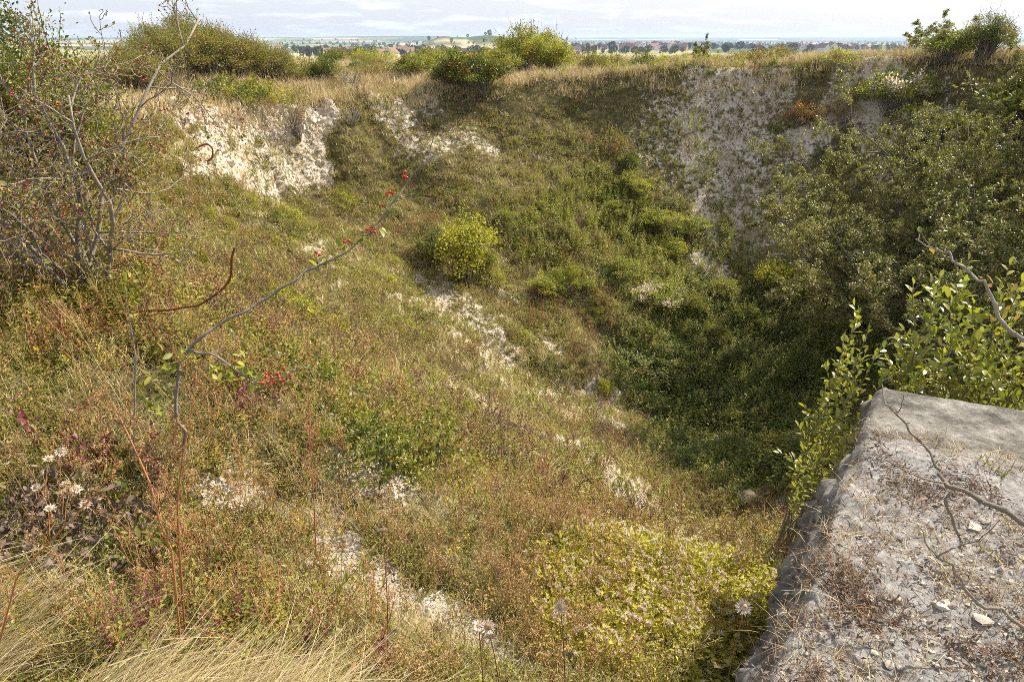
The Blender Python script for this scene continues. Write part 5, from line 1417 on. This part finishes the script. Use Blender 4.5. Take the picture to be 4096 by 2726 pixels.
def dead_leaf_mesh(seed):
    rng = np.random.default_rng(seed); mb = MB(); n = 9; L = .07
    t = np.linspace(0, 1, n); c = np.stack([t * L * .8, .012 * np.sin(t * 5 + seed), -.03 * t * t + .016 * np.sin(t * 6 + seed * 2)], 1)
    w = .012 * np.sin(np.pi * np.clip(t * .95 + .05, 0, 1)) * (1 + .5 * rng.uniform(-1, 1, n))
    an = t * 3 + seed; sd = np.stack([np.zeros(n), np.cos(an), np.sin(an)], 1)
    v = np.stack([c - sd * w[:, None], c + np.c_[np.zeros((n, 2)), np.full(n, .003)], c + sd * w[:, None]], 1).reshape(-1, 3)
    q = [[3 * k + j, 3 * k + j + 1, 3 * k + j + 4, 3 * k + j + 3] for k in range(n - 1) for j in range(2)]
    mb.add(v, q=q); return mb.mesh('leaf', [M['dead_leaf']])
DLM = [dead_leaf_mesh(k) for k in range(6)]
def thistle(label, base, heads, seed, leaves_n=8, dry=.05, group=None, r=.0022):
    rng = np.random.default_rng(seed); base = Vector(base); t = thing('thistle', label, 'thistle', base, 0, group); b0 = np.array(base)
    hs = [np.array(h) - b0 for h in heads]; wd = MB(); anchors = []
    for h in hs:
        s0 = rng.normal(0, .02, 3) * [1, 1, 0] - [0, 0, .04]
        mid = (s0 + h) * .5 + np.append(rng.normal(0, .03, 2), .0)
        tt = np.linspace(0, 1, 8)[:, None]; p = s0 * (1 - tt) ** 2 + 2 * mid * tt * (1 - tt) + h * tt * tt
        tube(wd, p, np.linspace(r, r * .7, 8), 5); anchors.append(p)
    obj('stem', wd.mesh('stem', [M['brown_twig']]), t)
    for h in hs:
        br, dc = HM[int(rng.integers(4))]
        hb = obj('flower_head', br, t); hb.location = Vector(h); hb.rotation_euler = (rng.uniform(.1, .9), rng.uniform(-.4, .4), rng.uniform(0, 6)); hb.scale = (rng.uniform(.95, 1.35),) * 3
        obj('disc', dc, hb)
    for _ in range(leaves_n):
        p = anchors[rng.integers(len(anchors))]; k = rng.integers(1, 6)
        o = obj('leaf', DLM[int(rng.integers(6))], t); o.location = Vector(p[k] + rng.normal(0, dry, 3) * [1, 1, .5]); o.rotation_euler = tuple(rng.uniform(0, 6.28, 3)); o.scale = (rng.uniform(.3, .85),) * 3
    return t
lb0 = TH
heads = [hit(x / 2.3, y / 2.3 + 18) + Vector((0, 0, .23)) for x, y, Y in [(15, 1110, 1.9), (52, 1125, 1.9), (82, 1103, 1.95), (110, 1130, 1.9), (145, 1110, 1.95), (170, 1090, 2.0), (118, 1180, 1.85), (178, 1185, 1.88), (183, 1168, 1.92), (228, 1218, 1.82), (258, 1205, 1.85), (150, 1228, 1.78), (205, 1180, 1.88), (130, 1145, 1.9)]]
n = 5000; x, y = spread(n, 1.3, 3.4, -50, -14, .5)
k = RNG.uniform(0, 1, n) < .8 * (1 - sst(.2, .52, np.hypot((x - lb0.x) * .8, (y - lb0.y - .02)) + .4 * (patch(x, y, .25, 345) - .5)))
P = place(x, y, k); m_ = len(P); P[:, 2] += RNG.uniform(.02, .15, m_)
scatter('withered_leaves', 'dark curled withered leaves heaped round the dead thistles', DLM, P, RNG.uniform(0, 6.28, (m_, 3)), RNG.uniform(.5, 1.25, m_), RNG.integers(0, 6, m_))
thistle('dead thistle clump with many silvery flower heads and dark curled leaves', lb0, heads, 31, 285, .12, None, .0028)
for lb, bx, heads, sd in [
    ('single pale thistle head on a tall stem before the yellow climber', at(559, 1.62), [D4(1290, 1395, 1.6)], 32),
    ('thistle with two heads side by side above the white chalk patch', at(490, 1.52), [D4(1102, 1438, 1.5), D4(1122, 1440, 1.5)], 33),
    ('slender thistle with one small head above the sunny chalk patch', at(388, 2.0), [D4(880, 1220, 1.98)], 34),
    ('thistle leaning right whose one head hides before the concrete side', at(705, 1.6), [D4(1712, 1396, 1.62)], 35),
]: thistle(lb, bx, heads, sd, 7, .015)

def dried_umbel(label, base, tips, seed, stem='red_stem', r=.0035, heads=True, cat='weed', bit='rust_weed'):
    """stiff dry stem, ribbed, with joints, side stalks and brown seed umbels; tips[0] is the leading stem"""
    rng = np.random.default_rng(seed); base = Vector(base); t = thing('dried_weed', label, cat, base); b0 = np.array(base)
    pts = [np.array(p) - b0 for p in tips[0]]; pts = np.array([[0, 0, -.05]] + pts)
    n = len(pts); tt = np.linspace(0, n - 1, 6 * n); f = np.stack([np.interp(tt, np.arange(n), pts[:, k]) for k in range(3)], 1)
    rad = np.linspace(r, r * .4, len(f)); rad[::5] *= 1.35
    mb = MB(); tube(mb, f, rad, 6); obj('stem', mb.mesh('stem', [M[stem]]), t)
    for k in range(4, len(f), 3):
        for s in range(2):
            d = unit(np.cross(unit(f[k] - f[k - 1]), rng.normal(0, 1, 3))) * .7 + np.array([0, 0, .8])
            L = rng.uniform(.05, .13) * (1.2 - .6 * k / len(f))
            sp_, _ = wander(rng, f[k], d, L, 4, .1, .05); mb = MB(); tube(mb, sp_, r * .25, 3, 0)
            for _ in range(7):
                dd = rng.normal(0, .6, 3) + np.array([0, 0, .9]); e = sp_[-1] + unit(dd) * rng.uniform(.012, .03); tube(mb, np.array([sp_[-1], e]), r * .12, 3, 0)
                q = 6; leaves(mb, e + rng.normal(0, .004, (q, 3)), rng.normal(0, 1, (q, 3)), rng.normal(0, 1, (q, 3)), .006, .004, 1)
            obj('umbel', mb.mesh('umbel', [M[stem], M[bit]]), t)
    return t
dried_umbel('tall thin rust red dried weed standing alone in the middle left', at(316, 2.55), [[D4(722, 1140, 2.55), D4(716, 1050, 2.55), D4(712, 980, 2.55), D4(708, 880, 2.55)]], 41)
dried_umbel('thick orange brown dried stem leaning left in the near grass', at(181, 1.83), [[D4(395, 1265, 1.84), D4(368, 1200, 1.86), D4(345, 1110, 1.9), D4(300, 1010, 1.95), D4(262, 930, 2.0)]], 42, 'red_stem', .0048)
dried_umbel('upright orange brown dried stem beside the leaning one', at(185, 1.86), [[D4(412, 1260, 1.86), D4(408, 1150, 1.88), D4(420, 1050, 1.9), D4(440, 950, 1.95), D4(452, 860, 2.0)]], 43, 'red_stem', .0042)
dried_umbel('thin tan dried stalk crossing the thistle clump', at(-30, 1.45), [[D4(40, 1320, 1.45), D4(130, 1230, 1.47), D4(215, 1140, 1.5), D4(280, 1060, 1.55)]], 44, 'red_stem', .0028)
for k, (px, py, h, lb) in enumerate([(48, 330, .30, 'reddish dried weed at the left edge below the hawthorn'), (455, 545, .2, 'short rusty dried weed above the chalk patch'), (520, 500, .22, 'small rusty dried weed left of the shadow'),
                                     (580, 540, .24, 'rusty dried weed left of the yellow climber'), (668, 520, .26, 'brown seeding weed at the lip of the crater'), (700, 512, .24, 'brown seeding weed at the lip near the dark rocks'),
                                     (265, 520, .26, 'rusty dried weed left of the tall thin one'), (340, 470, .22, 'rusty dried weed behind the tall thin one'), (840, 0, 0, '')]):
    if h:
        b = hit(px, py); dried_umbel(lb, b, [[b + Vector((.01, 0, h * .4)), b + Vector((.02, .02, h * .75)), b + Vector((.03, .0, h))]], 50 + k, 'red_stem', .0022)

# broad leaved saplings in the near left grass
GL = [leaf_mesh(k, 'bramble_leaf') for k in range(2)] + [leaf_mesh(0, 'mid_leaf')]; ML = [leaf_mesh(k, 'maroon_leaf') for k in range(2)]
for k, (px, Y, h, kind, lb) in enumerate([
    (178, 2.35, .30, 'g', 'leafy green sapling at the foot of the long hawthorn shoot'), (150, 2.25, .28, 'g', 'leafy green sapling left of the long hawthorn shoot'), (230, 2.4, .25, 'g', 'small green sapling under the berry twig'),
    (172, 2.8, .34, 'm', 'maroon leaved sapling behind the hawthorn shoot'), (80, 2.8, .35, 'm', 'maroon leaved sapling with dark leaves at the left'), (40, 2.9, .32, 'm', 'purple leaved sapling near the left edge'),
    (115, 2.6, .3, 'g', 'green and yellow sapling between the maroon ones'), (105, 2.9, .22, 'm', 'low maroon sapling in the left grass'), (130, 2.3, .24, 'g', 'low green sapling above the dead thistle clump'),
    (196, 1.62, .07, 'y', 'small yellow lobed leaf rosette right of the dried stems'), (270, 1.45, .10, 'g', 'tiny green sapling in the near grass'), (245, 1.42, .06, 'm', 'tiny reddish bramble sprig in the near grass'), (348, 1.5, .09, 'g', 'tiny light green sapling left of the chalk patch')]):
    b = at(px, Y); rg = np.random.default_rng(600 + k); ls = []
    for _ in range(3 if h > .15 else 2):
        e, _d = wander(rg, [rg.normal(0, .03), rg.normal(0, .03), -.03], [rg.normal(0, .35), rg.normal(0, .35), 1], h * rg.uniform(.7, 1.1), 5, .1, .05); ls.append(e)
    leafy_thing('sapling', lb, 'sapling', b, ls, .0028, .034 if h > .15 else .014, .045 if h > .15 else .03, ML if kind == 'm' else [leaf_mesh(1, 'yellow_leaf')] if kind == 'y' else GL, 80, 700 + k, 'red_stem', None, .15, 1, .12, out=1.0)
# ------------------------------------------------------------------ the village, far trees and woods
def house_meshes(seed, L, Wd, H, R):
    w = MB(); e = .25
    l, d = L / 2, Wd / 2
    w.add([(-l, -d, -1), (l, -d, -1), (l, d, -1), (-l, d, -1), (-l, -d, H), (l, -d, H), (l, d, H), (-l, d, H), (-l, 0, H + R), (l, 0, H + R)],
          q=[(0, 1, 5, 4), (1, 2, 6, 5), (2, 3, 7, 6), (3, 0, 4, 7)], t=[(5, 6, 9), (7, 4, 8)])
    r = MB(); z0 = H - .12; k = R / d; ov = .4
    for s in (-1, 1):
        a = [(-l - e, s * (d + ov), z0 - ov * k), (l + e, s * (d + ov), z0 - ov * k), (l + e, 0, H + R), (-l - e, 0, H + R)]
        b = [(x, y, z + .25) for x, y, z in a]
        r.add(a + b, q=[(0, 1, 2, 3), (4, 5, 6, 7), (0, 1, 5, 4), (1, 2, 6, 5), (2, 3, 7, 6), (3, 0, 4, 7)])
    c = MB(); cx = l * .6
    c.add([(cx + sx * .4, sy * .4, z) for z in (H + R * .6, H + R + 1.0) for sx, sy in ((-1, -1), (1, -1), (1, 1), (-1, 1))], q=[(0, 1, 5, 4), (1, 2, 6, 5), (2, 3, 7, 6), (3, 0, 4, 7), (4, 5, 6, 7)])
    g = MB()
    for fx in (-.6, -.1, .45):
        x = fx * l; g.add([(x - .5, -d - .03, .9), (x + .5, -d - .03, .9), (x + .5, -d - .03, 2.1), (x - .5, -d - .03, 2.1)], q=[(0, 1, 2, 3)])
    g.add([(l + .03, -.6, H - .2), (l + .03, .6, H - .2), (l + .03, .6, H + 1.1), (l + .03, -.6, H + 1.1)], q=[(0, 1, 2, 3)])
    f = lambda mb, n, mt: mb.mesh(n, [mt], smooth=False)
    return w, r, c, g
rngv = np.random.default_rng(88)
HK = []
for k, (L, Wd, H, R, wm, rm) in enumerate([(13, 8, 3.2, 3.6, 'render_wall', 'roof_orange'), (10, 8, 3.4, 3.8, 'render_wall', 'roof_slate'), (16, 8, 3.4, 3.2, 'brick_wall', 'roof_orange'), (9, 8, 4.8, 3.4, 'render_wall', 'roof_orange')]):
    w, r, c, g = house_meshes(k, L, Wd, H, R)
    HK.append((w.mesh('wall', [M[wm]], False), r.mesh('roof', [M[rm]], False), c.mesh('chimney', [M['brick_wall']], False), g.mesh('window', [M['window_glass']], False)))
GH = 'houses of the far village'
HLAB = ['white walled far house with an orange tiled roof', 'white walled far house with a dark slate roof', 'long brick far house with an orange tiled roof', 'taller white far house with an orange tiled roof']
def house(px, d, kind, rz, sc=1.0):
    p = at(px, d); t = thing('house', HLAB[kind], 'house', p, rz, GH + ', ' + ['orange roofs', 'slate roofs', 'brick walls', 'tall ones'][kind], sc)
    w, r, c, g = HK[kind]
    obj('wall', w, t); rr_ = obj('roof', r, t); obj('chimney', c, rr_); obj('window', g, t)
for px, d in [(333, 700), (338, 740), (345, 710), (352, 740), (360, 690), (366, 720), (372, 730), (378, 690), (388, 720), (355, 660), (370, 660), (381, 650), (390, 650), (312, 740), (321, 760), (328, 800), (341, 860), (350, 800), (362, 780), (375, 820), (398, 800), (408, 820), (402, 760), (420, 860), (428, 880), (436, 840), (445, 900), (456, 900), (470, 880), (476, 930), (486, 920), (466, 850), (495, 900)]:
    house(px + rngv.uniform(-2, 2), d * rngv.uniform(.97, 1.03), int(rngv.choice([0, 0, 1, 2, 3])), rngv.uniform(-.7, .7) + rngv.choice([0, 1.57]), rngv.uniform(.85, 1.15))
for px, d in [(576, 900), (584, 930), (592, 900), (603, 940), (612, 980), (618, 900), (622, 860), (628, 1000), (634, 960), (640, 900), (645, 980), (651, 860), (655, 950), (662, 900), (668, 960), (672, 880), (676, 930), (682, 980), (688, 900), (693, 920), (698, 880), (704, 930), (706, 890), (628, 820), (644, 815), (660, 830), (680, 820), (792, 900), (799, 860), (808, 840), (815, 800), (822, 760), (829, 780), (838, 900), (846, 920), (853, 900), (858, 890), (865, 920), (800, 950), (780, 930)]:
    house(px + rngv.uniform(-2, 2), d * rngv.uniform(.97, 1.03), int(rngv.choice([0, 1, 0, 2, 3, 0])), rngv.uniform(-.7, .7) + rngv.choice([0, 1.57]), rngv.uniform(.85, 1.15))
M['far_leaf'] = leaf_mat('far_leaf', [(.030, .045, .014), (.055, .075, .02), (.085, .10, .03)], .1, .8, .1)
def far_tree(seed, h, w):
    rng = np.random.default_rng(seed); mb = MB()
    tube(mb, [[0, 0, -.5], [0, 0, h * .35], [.1, 0, h * .7]], [.3, .22, .1], 5, 1)
    n = 260; d = unit(rng.normal(0, 1, (n, 3))); f = rng.uniform(.55, 1, n)[:, None] * (.75 + .5 * vn(d[:, 0] * 2 + 5, d[:, 1] * 2 + d[:, 2], seed))[:, None]
    P = d * f * np.array([w, w, h * .42]) + [0, 0, h * .56]
    leaves(mb, P, d + rng.normal(0, .5, (n, 3)), rng.normal(0, 1, (n, 3)), h * .16, h * .13, 0)
    return mb.mesh('tree', [M['far_leaf'], M['dark_bark']])
FT = [far_tree(800 + k, h, w) for k, (h, w) in enumerate([(9, 3.6), (7, 3.6), (11, 4.2), (6, 3.0), (12, 3.4)])]
def ftree(px, d, k, sc):
    o = obj('tree', FT[k]); o.location = at(px, d); o.rotation_euler = (0, 0, rngv.uniform(0, 6)); o.scale = (sc * rngv.uniform(.9, 1.3), sc * rngv.uniform(.9, 1.3), sc)
    tag(o, 'dark rounded tree among the far village houses and fields', 'tree', 'far trees between village and fields')
for _ in range(130):
    px = rngv.choice([rngv.uniform(300, 500), rngv.uniform(570, 900)]); d = rngv.uniform(700, 1050) if px > 560 else rngv.uniform(640, 1000)
    ftree(px, d, int(rngv.integers(5)), rngv.uniform(.45, .85))
# hedges and woods that read as one mass
px = rngv.uniform(280, 920, 5200); dd_ = rngv.uniform(620, 3600, 5200)
X = (px - 512) / FPX * dd_ * cp; Yv = dd_ * 1.0
dens = sst(.50, .58, fbm(X / 170, Yv / 60, 901, 3)) * .6 + .9 * np.exp(-((np.hypot(X, Yv) - 1120) / 50) ** 2) * sst(1, 6, np.degrees(np.arctan2(X, Yv))) + .5 * np.exp(-((np.hypot(X, Yv) - 1330) / 120) ** 2) * sst(-8.5, -5.5, np.degrees(np.arctan2(X, Yv))) * (1 - sst(2, 5, np.degrees(np.arctan2(X, Yv)))) * sst(.45, .55, fbm(X / 60, Yv / 60, 905, 3))
k = rngv.uniform(0, 1, len(X)) < dens
X, Yv = X[k], Yv[k]; n = len(X)
scatter('woodland', 'belts of dark woodland and hedges across the far fields', FT, np.stack([X, Yv, terr(X, Yv)], 1), np.c_[np.zeros((n, 2)), RNG.uniform(0, 6.28, n)], RNG.uniform(.4, .8, n), RNG.integers(0, 5, n))
